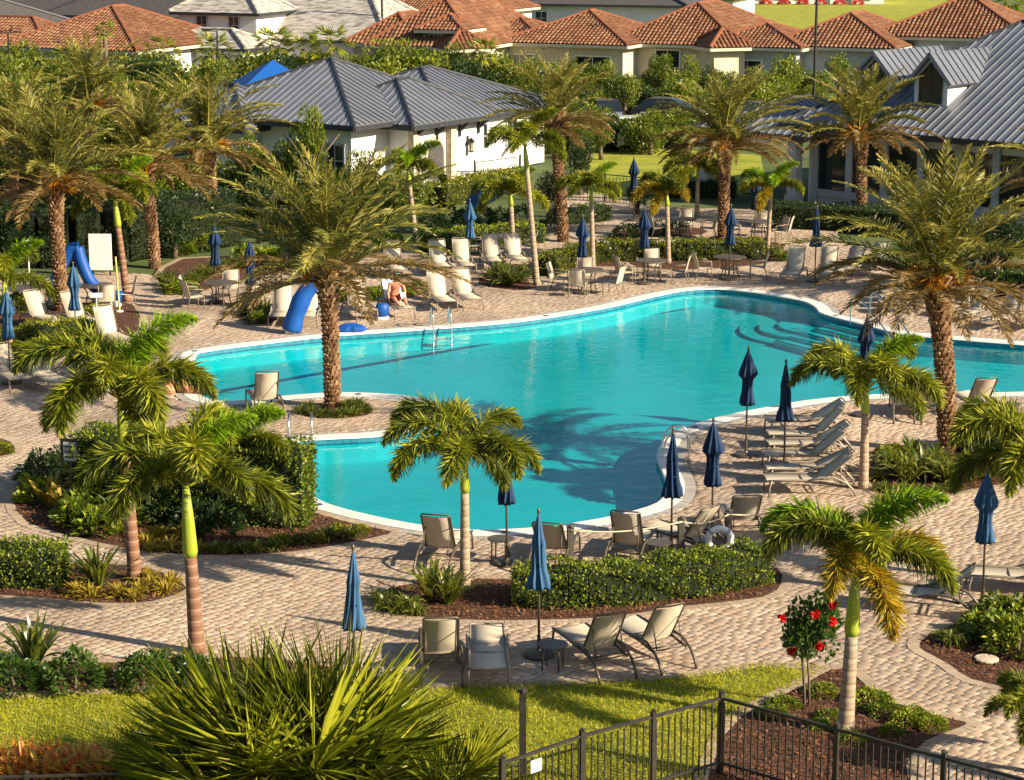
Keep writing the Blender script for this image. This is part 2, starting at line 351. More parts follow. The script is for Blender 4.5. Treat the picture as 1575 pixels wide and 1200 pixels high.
POOL_PX = [(300,548),(318,541),(400,530),(520,517),(660,507),(800,495),(927,475),(1000,458),(1050,448),(1100,445),(1150,449),(1200,457),(1238,465),(1255,474),
 (1262,482),(1287,490),(1327,500),(1378,513),(1452,521),(1575,531),(1680,540),(1690,600),(1575,604),(1500,606),(1430,606),(1330,609),(1250,616),(1188,626),(1105,643),(1041,663),
 (1021,679),(1012,702),(1018,724),(1026,750),(1011,775),(952,793),(901,803),(846,811),(775,816),(705,816),(628,806),(565,793),(522,782),(494,772),(475,758),(462,735),(455,710),
 (449,690),(455,680),(501,676),(578,672),(640,662),(680,648),(692,637),(684,625),(654,615),(603,608),(527,605),(451,609),(400,615),(340,618),(308,608),(296,580)]
pool = ccw(plan(POOL_PX, 3))
deck = ccw(plan([(-80,1022),(0,1022),(90,1016),(200,1017),(300,1010),(420,1010),(560,1035),(650,1056),(740,1053),(800,1053),(905,1048),(1010,1043),(1070,1036),(1175,1021),(1275,1027),(1315,1033),
 (1353,1067),(1404,1089),(1480,1108),(1498,1114),(1480,1124),(1429,1144),(1400,1180),(1385,1240),(1700,1240),(1700,760),(1700,500),(1620,462),(1430,445),(1340,385),(1290,368),(1285,345),(1270,328),(1150,322),
 (1000,318),(940,302),(890,298),(860,312),(840,350),(800,368),(640,375),(560,392),(430,410),(250,424),(165,418),(60,430),(-80,440),(-80,700)], 2))
BEDS = {
 'palm hedge bed': [(17,772),(25,745),(60,716),(115,702),(200,706),(320,722),(430,748),(468,775),(497,792),(560,809),(607,819),(578,829),(489,846),(400,855),(287,856),(195,846),(100,825),(38,805)],
 'clipped hedge corner bed': [(-90,868),(0,868),(110,866),(200,870),(262,884),(289,903),(285,911),(254,923),(216,930),(152,930),(89,925),(0,918),(-90,914)],
 'hedge island bed': [(572,930),(588,908),(640,896),(720,890),(790,890),(900,884),(1000,878),(1100,870),(1165,868),(1200,876),(1206,898),(1176,921),(1054,935),(978,947),(902,954),(800,957),(705,956),(616,949),(578,941)],
 'hibiscus bed': [(1275,1029),(1313,1034),(1350,1068),(1404,1090),(1470,1107),(1494,1114),(1470,1126),(1428,1143),(1399,1180),(1384,1260),(1100,1260),(1108,1132),(1170,1083),(1225,1057)],
 'corner bed by the path': [(1408,993),(1428,975),(1500,948),(1575,930),(1690,915),(1690,1095),(1566,1064),(1492,1048),(1454,1023),(1420,1005)],
 'palm bed by the loungers': [(1336,735),(1338,750),(1353,762),(1386,768),(1429,768),(1480,758),(1575,742),(1690,735),(1690,676),(1575,671),(1480,671),(1440,690),(1380,688),(1342,690),(1334,712)],
 'peninsula palm bed': [(450,630),(470,622),(510,618),(560,622),(577,631),(565,641),(515,646),(468,643)],
 'long far hedge bed': [(822,437),(860,424),(917,411),(1000,414),(1054,416),(1171,408),(1205,392),(1195,373),(1100,372),(1000,380),(920,384),(850,394),(818,414)],
 'agapanthus bed': [(240,430),(262,453),(300,456),(330,442),(400,426),(425,412),(400,398),(280,398)],
 'small shrub bed': [(360,490),(395,500),(428,494),(424,474),(380,470)],
 'lounger divider bed': [(510,468),(560,466),(610,463),(660,452),(650,442),(560,448),(508,458)],
 'grass clump bed': [(733,438),(790,448),(826,443),(832,416),(790,406),(748,420)],
 'date palm border': [(-90,585),(-20,575),(45,560),(85,538),(180,528),(215,508),(205,468),(110,466),(-90,478)],
 'verge bed': [(-90,672),(0,674),(24,686),(24,696),(0,704),(-90,706)],
 'far patio planter': [(935,372),(1000,366),(1080,362),(1082,352),(1000,350),(940,358)],
 'front shrub border': [(-90,1024),(0,1024),(90,1018),(200,1019),(300,1012),(420,1012),(560,1037),(640,1058),(560,1075),(330,1053),(200,1061),(60,1067),(-90,1069)],
}
beds = {k: ccw(plan(v, 2)) for k, v in BEDS.items()}
pool_out = offset(pool, .30)

# ground, reaching the horizon
far = [Vector((-3000,-50,0)), Vector((3000,-50,0)), Vector((3000,4500,0)), Vector((-3000,4500,0))]
struct(sheet('ground', far, -.06, M['soil'], [pool_out]))
dk = struct(sheet('paved_deck', deck, -.012, M['joint'], [pool_out]))
lawn = ccw(plan([(-90,1067),(60,1066),(200,1060),(330,1052),(520,1060),(650,1061),(740,1054),(800,1054),(905,1049),(1010,1044),(1070,1037),(1175,1022),(1272,1029),(1225,1056),(1172,1082),(1109,1131),(1100,1270),(-90,1270)], 2))
struct(sheet('lawn', lawn, .006, M['lawn']))

# pavers: rows of mixed lengths laid on the skew
def pavers():
    ang = R(-42); ca, sa = math.cos(ang), math.sin(ang); W = .17
    xs = [v.x for v in deck]; ys = [v.y for v in deck]
    cx, cy = (min(xs)+max(xs))/2, (min(ys)+max(ys))/2; rad = math.hypot(max(xs)-min(xs), max(ys)-min(ys))/2
    rec = []
    for i in range(int(-rad/W), int(rad/W)):
        L = rng.choice([.13, .17, .255], int(2*rad/.165), p=[.3,.35,.35]); e = np.cumsum(L) - rad - rng.random()*.3
        rec.append(np.stack([e - L/2, np.full(len(L), i*W), L, np.full(len(L), W)], 1))
    r = np.concatenate(rec); u, v = r[:, 0], r[:, 1]
    x = cx + u*ca - v*sa; y = cy + u*sa + v*ca
    k = (y > 28) & (y < 100) & (np.abs(x / np.maximum(y, 1)) < .27); r, x, y = r[k], x[k], y[k]
    k = inside(deck, x, y) & ~inside(offset(pool, .62), x, y)
    for b in beds.values(): k &= ~inside(b, x, y)
    r, x, y = r[k], x[k], y[k]
    n = len(r); hl, hw = r[:, 2]/2 - .0035, r[:, 3]/2 - .0035
    sx = np.array([-1,1,1,-1]); sy = np.array([-1,-1,1,1])
    tilt = rng.normal(0, .0015, n)
    def corner(ins, z):
        a = sx[None]*(hl[:, None]-ins); b = sy[None]*(hw[:, None]-ins)
        return np.stack([x[:, None] + a*ca - b*sa, y[:, None] + a*sa + b*ca, np.broadcast_to(z[:, None], a.shape)], 2)
    V = np.concatenate([corner(0, np.full(n, -.012)), corner(0, .0085+tilt), corner(.004, .012+tilt)], 1)
    col = np.clip(rng.random(n), 0, 1)
    f = np.array([(8,9,10,11),(4,5,9,8),(5,6,10,9),(6,7,11,10),(7,4,8,11),(0,1,5,4),(1,2,6,5),(2,3,7,6),(3,0,4,7)])
    return V, f, col, x, y, r
V, PF, pc, pxx, pyy, prr = pavers()
d2 = pyy + np.abs(pxx) * .02
vis = (np.abs(pxx / pyy) < .235) & (pyy > 33.5) & (pxx > -4)
order = np.argsort(np.where(vis, d2, 1e9))[:290]
selm = np.zeros(len(V), bool); selm[order] = True
far_sel = ~selm
W_ = V[far_sel]; n = len(W_)
fast = np.where(pyy[far_sel] > 60)[0]
F = (PF[None] + (np.arange(n) * 12)[:, None, None]).reshape(-1, 4)
stuff(ob('paver_field', np_mesh('paver_field', W_.reshape(-1, 3), F, M['paver'], np.repeat(pc[far_sel], 12)), dk))
shared = {}
for i in order:
    key = (round(float(prr[i, 2]), 3), int(pc[i] * 8))
    c = V[i, :4].mean(0)
    if key not in shared:
        shared[key] = np_mesh('paver', V[i] - c, PF, M['paver'], np.full(12, pc[i]))
    ob('paver', shared[key], dk, tuple(c))

def bricks(mb, line, w, step, z0, z1, closed=True):
    """soldier course along a line, one block each"""
    n = len(line); seg = []
    pts = line + [line[0]] if closed else line
    acc = 0; nxt = 0
    for a, b in zip(pts, pts[1:]):
        L = (b - a).length
        while nxt < acc + L:
            t = (nxt - acc) / L; p = a.lerp(b, t); seg.append((p, (b - a).normalized())); nxt += step
        acc += L
    for p, t in seg:
        if abs(p.x / p.y) > .28: continue
        mb.box((p.x, p.y, (z0 + z1)/2 + random.uniform(-.003, .003)), (step * .93, w, z1 - z0), rz=math.atan2(t.y, t.x))
def with_attr(o, per):
    me = o.data; n = len(me.vertices); a = me.attributes.new('v', 'FLOAT', 'POINT')
    a.data.foreach_set('value', np.repeat(rng.random(n // per + 1), per)[:n].astype(np.float32)); return o
mb = MB()
for k, b in beds.items(): bricks(mb, offset(b, .05), .20, .115, -.02, .022)
bricks(mb, [P(*q) for q in [(640,1058),(700,1055),(800,1054),(905,1049),(1010,1044),(1070,1037),(1175,1022),(1272,1029)]], .2, .115, -.02, .02, False)
stuff(with_attr(mb.build('edging_course', M['edging'], dk), 8))

# planting beds: mulch sheet with loose chips
bedo = {}
for k, b in beds.items():
    o = struct(sheet('planting_bed', b, .012, M['mulch'])); o['label'] = 'brown mulch ' + k; bedo[k] = o
    q = offset(b, -.12); xs = [v.x for v in q]; ys = [v.y for v in q]
    area = (max(xs)-min(xs))*(max(ys)-min(ys)); near = np.mean(ys) < 52
    n = int(area * (260 if near else 60))
    x = rng.uniform(min(xs), max(xs), n); y = rng.uniform(min(ys), max(ys), n); kk = inside(q, x, y); x, y = x[kk], y[kk]; n = len(x)
    if n:
        d = unit(np.stack([rng.normal(0,1,n), rng.normal(0,1,n), rng.normal(.1,.35,n)], 1)); s = unit(np.cross(d, np.stack([rng.normal(0,.3,n), rng.normal(0,.3,n), np.ones(n)], 1)))
        stuff(ob('mulch_chips', kite_mesh('mulch_chips', np.stack([x, y, np.full(n, .02)+rng.random(n)*.02], 1), d, s, rng.uniform(.04,.12,n), rng.uniform(.02,.04,n), M['chips'], rng.random(n)), o))

# ---------------------------------------------------------------- the pool
pl = struct(ob('swimming_pool', None))
DEPTH = -.60
fl = sheet('basin_floor', pool, DEPTH, M['basin'], parent=pl)
mb = MB(); ring(mb, pool, pool, DEPTH, -.16); ring(mb, pool, pool, -.16, .01, 1); mb.build('basin_wall', [M['basin'], M['tileline']], pl)
mb = MB(); a = offset(pool, -.03); c = offset(pool, .40)
ring(mb, offset(pool, .02), a, -.03, .0); ring(mb, a, offset(a, .03), .0, .03); ring(mb, offset(a, .03), c, .03, .026); ring(mb, c, c, .026, -.02)
for i, f in enumerate(mb.f): mb.f[i] = f[::-1]
mb.build('coping', M['coping'], pl)
mb = MB(); bricks(mb, offset(pool, .52), .22, .12, -.02, .018); stuff(with_attr(mb.build('band_course', M['band'], pl), 8))
# depth marker tiles set in the coping
mt_ = [offset(pool, .2)[i] for i in range(4, len(pool), 14)]
for q in mt_:
    mb = MB(); mb.box((q.x,q.y,.031),(.15,.15,.006), .4); mb.build('depth_marker', M['laneline'], pl)
# lane marking on the floor
mb = MB()
for q in ([(318,606),(1080,470)], [(1140,470),(1204,474)]):
    p0, p1 = P(q[0][0], q[0][1], DEPTH), P(q[1][0], q[1][1], DEPTH)
    mb.beam(p0 + Vector((0,0,.004)), p1 + Vector((0,0,.004)), .26, .012)
mb.build('lane_line', M['laneline'], pl)
# round corner steps and broad entry steps
ctr = P(1262, 484, 0)
for i, (r_, z) in enumerate(((2.5,-.52),(1.9,-.43),(1.3,-.34))):
    poly = [ctr + Vector((math.cos(a)*r_, math.sin(a)*r_, 0)) for a in [R(150 + 150*j/18) for j in range(19)]] + [ctr + Vector((.2,-.3,0))]
    mb = MB(); mb.prism(ccw(poly), DEPTH - .01, z); mb.build('corner_step', M['basin'], pl)
e0, e1 = P(1287,490), P(1400,517); t = (e1 - e0).normalized(); nn = Vector((t.y, -t.x, 0))
for i in range(5):
    mb = MB(); z = -.15 - .07*i; a0, a1 = e0 + nn*(.5*i), e1 + nn*(.5*i)
    mb.beam(a0 + nn*.25 + Vector((0,0,(z + DEPTH)/2)), a1 + nn*.25 + Vector((0,0,(z + DEPTH)/2)), .5, z - DEPTH)
    mb.beam(a0 + nn*.40 + Vector((0,0,z+.004)), a1 + nn*.40 + Vector((0,0,z+.004)), .09, .012, 1)
    mb.build('entry_step', [M['basin'], M['laneline']], pl)
struct(sheet('pool_water', pool, -.11, M['water']))

# near lawn grass
def grassfield(name, poly, per, h, w, excl=()):
    xs = [v.x for v in poly]; ys = [v.y for v in poly]; n = int((max(xs)-min(xs))*(max(ys)-min(ys))*per)
    x = rng.uniform(min(xs), max(xs), n); y = rng.uniform(min(ys), max(ys), n); k = inside(poly, x, y) & (np.abs(x/y) < .27)
    for e in excl: k &= ~inside(e, x, y)
    x, y = x[k], y[k]; n = len(x)
    d = unit(np.stack([rng.normal(0,.42,n), rng.normal(0,.42,n), np.ones(n)], 1)); s = unit(np.cross(d, rng.normal(0,1,(n,3))))
    patch = .5 + .32*np.sin(x*1.7+y*.9)*np.sin(y*1.3-x*.6)
    bend = np.stack([rng.normal(0,.02,n), rng.normal(0,.02,n), -rng.random(n)*.015], 1)
    return stuff(tag(ob(name, kite_mesh(name, np.stack([x, y, np.full(n, .004)], 1), d, s, h*rng.uniform(.5,1.2,n), w, M['grass'], np.clip(patch + rng.normal(0,.28,n),0,1), bend)), 'mown yellow green grass of the front lawn', 'grass'))
grassfield('lawn_grass', lawn, 750, .085, .014, [beds['front shrub border'], beds['hibiscus bed']])
# far lawns, car park and street
def far_sheet(name, px, z, m, label=None):
    o = struct(sheet(name, ccw([P(*q) for q in px]), z, m)); return o
M['farlawn'] = mat('far_lawn', [(.15,.19,.012),(.26,.27,.016),(.33,.31,.02)], scale=.9, rough=.95, bump=.6, bscale=12, detail=8)
far_sheet('far_lawn', [(905,300),(1180,296),(1170,238),(1010,228),(905,232)], -.02, M['farlawn'])
far_sheet('far_lawn', [(1040,190),(1230,182),(1225,150),(900,140),(930,160)], -.02, M['farlawn'])
far_sheet('far_lawn', [(1100,40),(1200,62),(1420,50),(1520,20),(1520,-30),(1100,-30)], -.02, M['farlawn'])
far_sheet('car_park', [(760,222),(1180,222),(1230,186),(830,186)], -.03, M['asphalt'])
far_sheet('street', [(-200,150),(500,150),(900,128),(1700,128),(1700,112),(900,112),(400,128),(-200,128)], -.03, M['asphalt'])
far_sheet('street', [(1150,72),(1330,62),(1330,36),(1170,40)], -.03, M['asphalt'])
# ---------------------------------------------------------------- palms
def frond_path(Ln, e0, e1, pw, n):
    pts = [np.zeros(3)]; tg = []
    for i in range(n):
        t = (i + .5) / n; e = R(e0 + (e1 - e0) * t ** pw); d = np.array([math.cos(e), 0, math.sin(e)])
        pts.append(pts[-1] + d * Ln / n); tg.append(d)
    tg.append(tg[-1]); return np.array(pts), np.array(tg)
def frond(name, Ln, e0, e1, pw, kind, nl, ll, lw, mt, seed, start=.14):
    g = np.random.default_rng(seed); n = 14; pts, tg = frond_path(Ln, e0, e1, pw, n)
    side_sway = g.normal(0, .05); pts[:, 1] += side_sway * Ln * np.linspace(0, 1, n+1)**2
    ts = np.linspace(start, .995, nl); B = []; D = []; S_ = []; LL = []; BE = []; A = []
    for t in ts:
        f = t * n; i = min(int(f), n-1); w = f - i
        p = pts[i]*(1-w) + pts[i+1]*w; T = tg[i]*(1-w) + tg[min(i+1,n)]*w; T /= np.linalg.norm(T)
        Y = np.array([0,1.,0]); Nn = np.cross(T, Y); Nn = -Nn if Nn[2] < 0 else Nn
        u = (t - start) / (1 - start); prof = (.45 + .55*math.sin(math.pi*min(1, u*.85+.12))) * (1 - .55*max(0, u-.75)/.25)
        if kind == 'pinnate':
            for sd in (-1, 1):
                a = R(62 - 34*u + g.normal(0, 6)); lift = .42 + g.normal(0, .22)
                d = T*math.cos(a) + (Y*sd + Nn*lift)*math.sin(a); d /= np.linalg.norm(d)
                s = np.cross(d, Nn*.6 + Y*sd*.3 + g.normal(0,.5,3)); s /= np.linalg.norm(s)
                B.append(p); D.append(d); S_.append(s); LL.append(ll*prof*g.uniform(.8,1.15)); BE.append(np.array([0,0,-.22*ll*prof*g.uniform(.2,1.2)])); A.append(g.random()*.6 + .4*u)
        else:
            for k in range(7):
                ph = g.uniform(0, 2*math.pi); a = R(g.uniform(52, 86) - 24*u)
                d = T*math.cos(a) + (Y*math.cos(ph)*1.15 + Nn*math.sin(ph)*.8)*math.sin(a); d /= np.linalg.norm(d)
                s = np.cross(d, g.normal(0,1,3)); s /= np.linalg.norm(s)
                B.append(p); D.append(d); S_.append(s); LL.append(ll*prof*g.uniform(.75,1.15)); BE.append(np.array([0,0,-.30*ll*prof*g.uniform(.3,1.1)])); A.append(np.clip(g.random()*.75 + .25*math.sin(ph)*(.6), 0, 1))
    me = kite_mesh(name, np.array(B), np.array(D), np.array(S_), np.array(LL), lw*g.uniform(.7,1.2,len(B)), mt, np.array(A), np.array(BE))
    # add the rachis to the same blade mesh
    bm = bmesh.new(); bm.from_mesh(me); lay = bm.verts.layers.float['v']
    r0 = .028 if kind == 'pinnate' else .022
    prev = None
    for i in range(0, n+1, 2):
        r_ = r0 * (1 - .85*i/n); t = tg[i]; Nn = np.cross(t, (0,1,0))
        ringv = [bm.verts.new(pts[i] + np.array((0,1,0))*r_*math.cos(a) + Nn*r_*math.sin(a)) for a in (0, 2.1, 4.2)]
        for v in ringv: v[lay] = .85
        if prev:
            for j in range(3): bm.faces.new((prev[j], prev[(j+1)%3], ringv[(j+1)%3], ringv[j]))
        prev = ringv
    bm.to_mesh(me); bm.free(); me.update(); return me

PHX = {}
for j, (e0, e1, pw) in enumerate(((86,60,1.3),(77,36,1.3),(67,14,1.25),(55,-4,1.2),(43,-20,1.15),(31,-32,1.1),(14,-38,1.0))):
    for k in range(2):
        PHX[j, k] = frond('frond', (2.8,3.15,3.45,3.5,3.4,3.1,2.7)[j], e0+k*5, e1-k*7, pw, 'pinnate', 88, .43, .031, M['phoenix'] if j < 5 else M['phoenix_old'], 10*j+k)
FOX = {}
for nm, mt in (('g', M['foxtail']), ('y', M['foxtail_gold']), ('l', M['foxtail_lime'])):
    for j, (e0, e1, pw) in enumerate(((82,-14,1.6),(71,-64,1.5),(56,-82,1.35),(30,-86,1.1))):
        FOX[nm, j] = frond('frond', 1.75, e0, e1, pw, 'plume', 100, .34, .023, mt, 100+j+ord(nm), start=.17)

def boot_trunk(h, r0, lean, seed):
    """date palm stem: core plus rows of cut leaf bases"""
    g = np.random.default_rng(seed)
    def ax(z): t = z/h; return Vector((lean[0]*t*t*.6+lean[0]*t*.4, lean[1]*t, z))
    mb = MB(); zs = np.linspace(-.05, h, 14)
    mb.tube([ax(z) for z in zs], [r0*(1.25 if i == 0 else 1.08 if i == 1 else 1) * (1.0 if z < h*.75 else 1.15) for i, z in enumerate(zs)], 12)
    B = []; nb = len(mb.v)
    z = .06; row = 0
    while z < h + .15:
        top = max(0, (z - h*.72) / (h*.28)); m = 11; ln = .13 + .26*top**1.5; out = .045 + .17*top**1.5
        for j in range(m):
            a = 2*math.pi*(j + .5*(row % 2))/m + g.normal(0,.05); rr = r0*(1.0 + .15*(z > h*.75)) + .005
            c = ax(min(z, h)); c = Vector((c.x, c.y, z)); ra = Vector((math.cos(a), math.sin(a), 0)); ta = Vector((-ra.y, ra.x, 0))
            w = rr*math.pi/m*1.12; l = ln*g.uniform(.75,1.2); o = out*g.uniform(.7,1.3)
            p = c + ra*rr
            vs = [p - ta*w - ra*.02, p + ta*w - ra*.02, p + ta*w*.55 + ra*o + Vector((0,0,l)), p - ta*w*.55 + ra*o + Vector((0,0,l)), p + ta*w*.5 + ra*(o*.4-.02) + Vector((0,0,l*1.05)), p - ta*w*.5 + ra*(o*.4-.02) + Vector((0,0,l*1.05))]
            mb.add(vs, ((0,1,2,3),(3,2,4,5),(0,3,5),(1,4,2)))
        z += .105 + .02*g.random(); row += 1
    me = mb.mesh('trunk', M['boot']); n = len(me.vertices); a = me.attributes.new('v','FLOAT','POINT')
    val = np.concatenate([np.full(nb, .05), np.repeat(g.random((n-nb)//6), 6)]); 
    tipm = np.tile([0,0,.25,.25,.3,.3], (n-nb)//6); val[nb:] = np.clip(val[nb:]*.75 + tipm, 0, 1)
    a.data.foreach_set('value', val.astype(np.float32)); return me, ax(h)

def date_palm(base, crown, label, scale=1.0, n=46, seed=1, r0=.185, fruit=True):
    b = P(*base); s = FPX / (b.y * CP)
    h = max(1.2, (base[1] - crown[1]) / (s * .97)); lean = ((crown[0]-base[0]) / s, 0)
    t = thing('date_palm', label, 'palm tree', b, 0, 'date palms around the pool'); g = random.Random(seed)
    me, top = boot_trunk(h, r0, lean, seed); ob('trunk', me, t)
    for i in range(n):
        f = i / n; j = min(6, int(f**.92 * 7.0 + g.uniform(-.35, .5))); j = max(0, j)
        o = ob('frond', PHX[j, g.randint(0, 1)], t, top + Vector((0,0,.12 - .3*f)), None, scale*g.uniform(.82, 1.12))
        o.rotation_euler = (g.gauss(0, .12), g.gauss(0, .07), i*2.39996 + g.gauss(0, .25))
    if fruit:
        for i in range(g.randint(3, 5)):
            B = []; D = []
            a0 = g.uniform(0, 6.28); m = 70; gg = np.random.default_rng(seed*9+i)
            p0 = np.array([math.cos(a0)*.35, math.sin(a0)*.35, .22]); d0 = np.array([math.cos(a0)*.7, math.sin(a0)*.7, -.25])
            D = unit(d0 + gg.normal(0,.33,(m,3))); me = kite_mesh('fruit_stalk', np.tile(p0,(m,1)) + gg.normal(0,.04,(m,3)), D, unit(np.cross(D, gg.normal(0,1,(m,3)))), gg.uniform(.35,.75,m), .035, M['fruit'], gg.random(m))
            o = ob('fruit_stalk', me, t, top + Vector((0,0,.05)))
    return t
date_palm((512,628), (508,420), 'date palm growing from the planted peninsula inside the pool', 1.16, 62, 3)
date_palm((95,478), (92,285), 'date palm beside the draped blue slide', 1.06, 58, 4)
date_palm((331,356), (322,232), 'date palm in front of the grey metal roof, yellow fruit stalks', 1.1, 63, 5)
date_palm((238,410), (228,258), 'date palm between two taller date palms left of the grey roof', 1.02, 57, 6)
date_palm((1112,372), (1112,225), 'date palm behind the far patio tables beside a closed umbrella', 1.02, 67, 7)
date_palm((1325,350), (1318,212), 'date palm in front of the dormer of the dark metal roof', 0.99, 67, 8)
date_palm((1457,698), (1424,425), 'leaning date palm in the bed by the lounger row', 1.08, 64, 9, r0=.2)
date_palm((866,372), (850,192), 'date palm at the end of the path by the black fence', 0.89, 61, 10)
date_palm((1725,470), (1640,290), 'date palm half out of view beside the pool extension', 0.89, 57, 12, fruit=False)
date_palm((135,300), (145,165), 'date palm behind the others near the street lamp', 1.05, 49, 13)
date_palm((20,330), (30,215), 'date palm at the back of the hedge, orange fruit at its left', 1.05, 49, 14)

def foxtail(base, crown, label, n=9, scale=1.0, seed=1, gold=0, trunk='ring_brown', r0=.12, shaft=.95, lime=1, azs=None, up=1):
    b = P(*base); s = FPX / (b.y * CP); h = max(.9, (base[1] - crown[1]) / (s * .97)); lean = (crown[0]-base[0]) / s
    t = thing('foxtail_palm', label, 'palm tree', b, 0, 'foxtail palms'); g = random.Random(seed)
    def ax(z): return Vector((lean*z/h, 0, z))
    hs = min(shaft, h*.42); z1 = h - hs
    mb = MB(); zs = [-.05, .12, .3] + [.3 + (z1-.3)*k/6 for k in range(1, 7)]
    mb.tube([ax(z) for z in zs], [r0*1.35, r0*1.18, r0*1.05] + [r0*(1.05-.25*k/6) for k in range(1, 7)], 14); mb.build('trunk', M[trunk], t, True)
    mb = MB(); mb.tube([ax(z1-.02), ax(z1+.08), ax(z1+hs*.5), ax(h)], [r0*.82, r0*1.0, r0*.8, r0*.4], 12); mb.build('crownshaft', M['shaft'], t, True)
    for i in range(n):
        j = 0 if i < up else (1 if i < n*.4 else (2 if i < n*.8 else 3))
        kind = 'l' if i < lime else ('y' if i >= n - gold else 'g')
        az = i*2.39996 + g.gauss(0,.2) if azs is None else R(azs[i % len(azs)])
        o = ob('frond', FOX[kind, j], t, ax(h) + Vector((0,0,-.05)), None, scale*g.uniform(.9,1.12)); o.rotation_euler = (g.gauss(0,.12), g.gauss(0,.05), az)
    return t
foxtail((208,893), (196,592), 'foxtail palm with brown ringed stem behind the low clipped hedge', 11, 1.32, 21, r0=.125)
foxtail((303,1004), (294,722), 'foxtail palm with long green shaft rising beside the fan palm clump', 9, 1.2, 22, r0=.13, shaft=1.35)
foxtail((715,908), (716,692), 'foxtail palm in the hedge island, slender pale stem', 9, 1.15, 23, trunk='ring_pale', r0=.095, shaft=.6, lime=0, up=0, azs=[150,35,100,185,-12,-100,215,-50,65])
foxtail((1328,752), (1326,590), 'foxtail palm at the head of the lounger row', 9, 1.15, 24, trunk='ring_pale', r0=.10, shaft=.5)
foxtail((1300,1128), (1308,842), 'foxtail palm beside the hibiscus, golden drooping fronds', 12, 1.12, 25, gold=5, trunk='ring_pale', r0=.12, shaft=1.1, lime=2)
foxtail((1608,905), (1588,702), 'foxtail palm half out of view above the pale blue umbrella', 11, 1.3, 26, gold=1)
foxtail((15,545), (12,428), 'foxtail palm half out of view beside the date palm border', 10, .95, 27)
foxtail((196,465), (182,300), 'foxtail palm with bright lime centre beside the white panel', 11, 1.1, 28, lime=2)
foxtail((826,438), (806,222), 'tall slim foxtail palm in front of the white clubhouse wall', 9, 1.0, 29, trunk='ring_pale', r0=.10, shaft=.7, lime=0)
foxtail((790,398), (785,298), 'short foxtail palm behind the far loungers', 10, .95, 30, trunk='ring_pale', r0=.10, shaft=.4)
foxtail((912,418), (908,290), 'foxtail palm behind the round table with closed umbrella', 9, .85, 31, trunk='ring_pale', r0=.09, shaft=.4)
foxtail((1028,405), (1024,298), 'yellowing foxtail palm behind the middle patio table', 8, .95, 32, gold=5, trunk='ring_pale', r0=.09, shaft=.4, lime=0)
foxtail((1180,388), (1184,290), 'small foxtail palm at the far patio with lime fronds', 8, .85, 33, gold=1, trunk='ring_pale', r0=.08, shaft=.3, lime=3)
foxtail((640,372), (628,262), 'lime green foxtail palm by the arched clubhouse door', 9, 1.0, 34, trunk='ring_pale', r0=.10, shaft=.4, lime=3)
foxtail((1072,335), (1072,262), 'dark bushy foxtail palm beside the far lawn', 10, 1.0, 35, trunk='ring_pale', r0=.09, shaft=.3, lime=0)
foxtail((372,800), (362,690), 'bushy young foxtail palm beside the tall box hedge', 10, 1.0, 36, trunk='ring_pale', r0=.09, shaft=.4, lime=2)
foxtail((1596,1190), (1596,1120), 'young feathery palm at the end of the path by the fence', 12, .66, 37, lime=0, r0=.07, shaft=.2)

def sabal(base, h_px, label, seed, sc=1.0):
    b = P(*base); s = FPX/(b.y*CP); h = h_px/(s*.97); t = thing('sabal_palm', label, 'palm tree', b, 0, 'fan palms along the street'); g = np.random.default_rng(seed)
    mb = MB(); mb.tube([(0,0,-.05),(0.05,0,h*.5),(0,0,h)], [.2,.15,.14], 9); mb.build('trunk', M['bark'], t, True)
    for i in range(16):
        o = ob('fan_leaf', FANS[i % 3], t, (0,0,h), None, sc*g.uniform(.6,.85)); e = 1.2 - 1.9*i/16; o.rotation_euler = (g.normal(0,.2), -e+.2, i*2.4)
def fan_mesh(name, pet, blade, nseg, mt, seed, lw=.05, spread=150):
    """fan leaf: petiole plus blades radiating from its end"""
    g = np.random.default_rng(seed); a = np.radians(np.linspace(-spread/2, spread/2, nseg))
    d = unit(np.stack([np.cos(a), np.sin(a), .12*np.cos(a*3)+g.normal(0,.07 if blade < 1.2 else .24,nseg)], 1)); s = unit(np.cross(d, np.array([0,0,1.])+g.normal(0,.35,(nseg,3))))
    L = blade*(.72+.28*np.cos(a*.9))*g.uniform(.88,1.08,nseg); base = np.tile([pet,0,0.],(nseg,1)); bend = np.stack([g.normal(0,.05,nseg)*L, g.normal(0,.05,nseg)*L, -.26*L*g.uniform(.1,1.3,nseg)], 1)
    base = np.concatenate([base, [[0,0,0.]]]); d = np.concatenate([d, [[1,0,0.]]]); s = np.concatenate([s, [[0,1,0.]]]); L = np.append(L, pet*1.06); bend = np.concatenate([bend, [[0,0,0.]]])
    return kite_mesh(name, base, d, s, L, lw, mt, np.append(g.random(nseg), .8), bend)
FANS = [fan_mesh('fan_leaf', 1.0, 1.15, 26, M['fan'], 50+k, .085) for k in range(3)]
for i, (bx, by, hp, sc) in enumerate(((100,135,40,1.0),(420,122,52,1.1),(510,118,48,1.1),(468,112,35,1.0),(165,140,92,.55),(250,150,70,1.0),(45,60,38,1.2),(1480,55,46,1.7),(1545,50,46,1.7),(330,128,50,1.0),(745,115,34,.9))):
    up_ = max(0, 156-by) if by > 108 else 0
    sabal((bx,by+up_), hp+up_, ['fan palm beside the twin-armed street lamp','fan palm below the grey shingle roof','fan palm right of the grey shingle roof','low fan palm below the grey shingle slope','tall thin fan palm against the orange roof','fan palm in front of the white house wall','fan palm by the far dark roof','big fan palm behind the dormer roof','big fan palm touching the dark roof ridge','fan palm under the white gable','fan palm beside the cream wall window'][i], 60+i, sc)

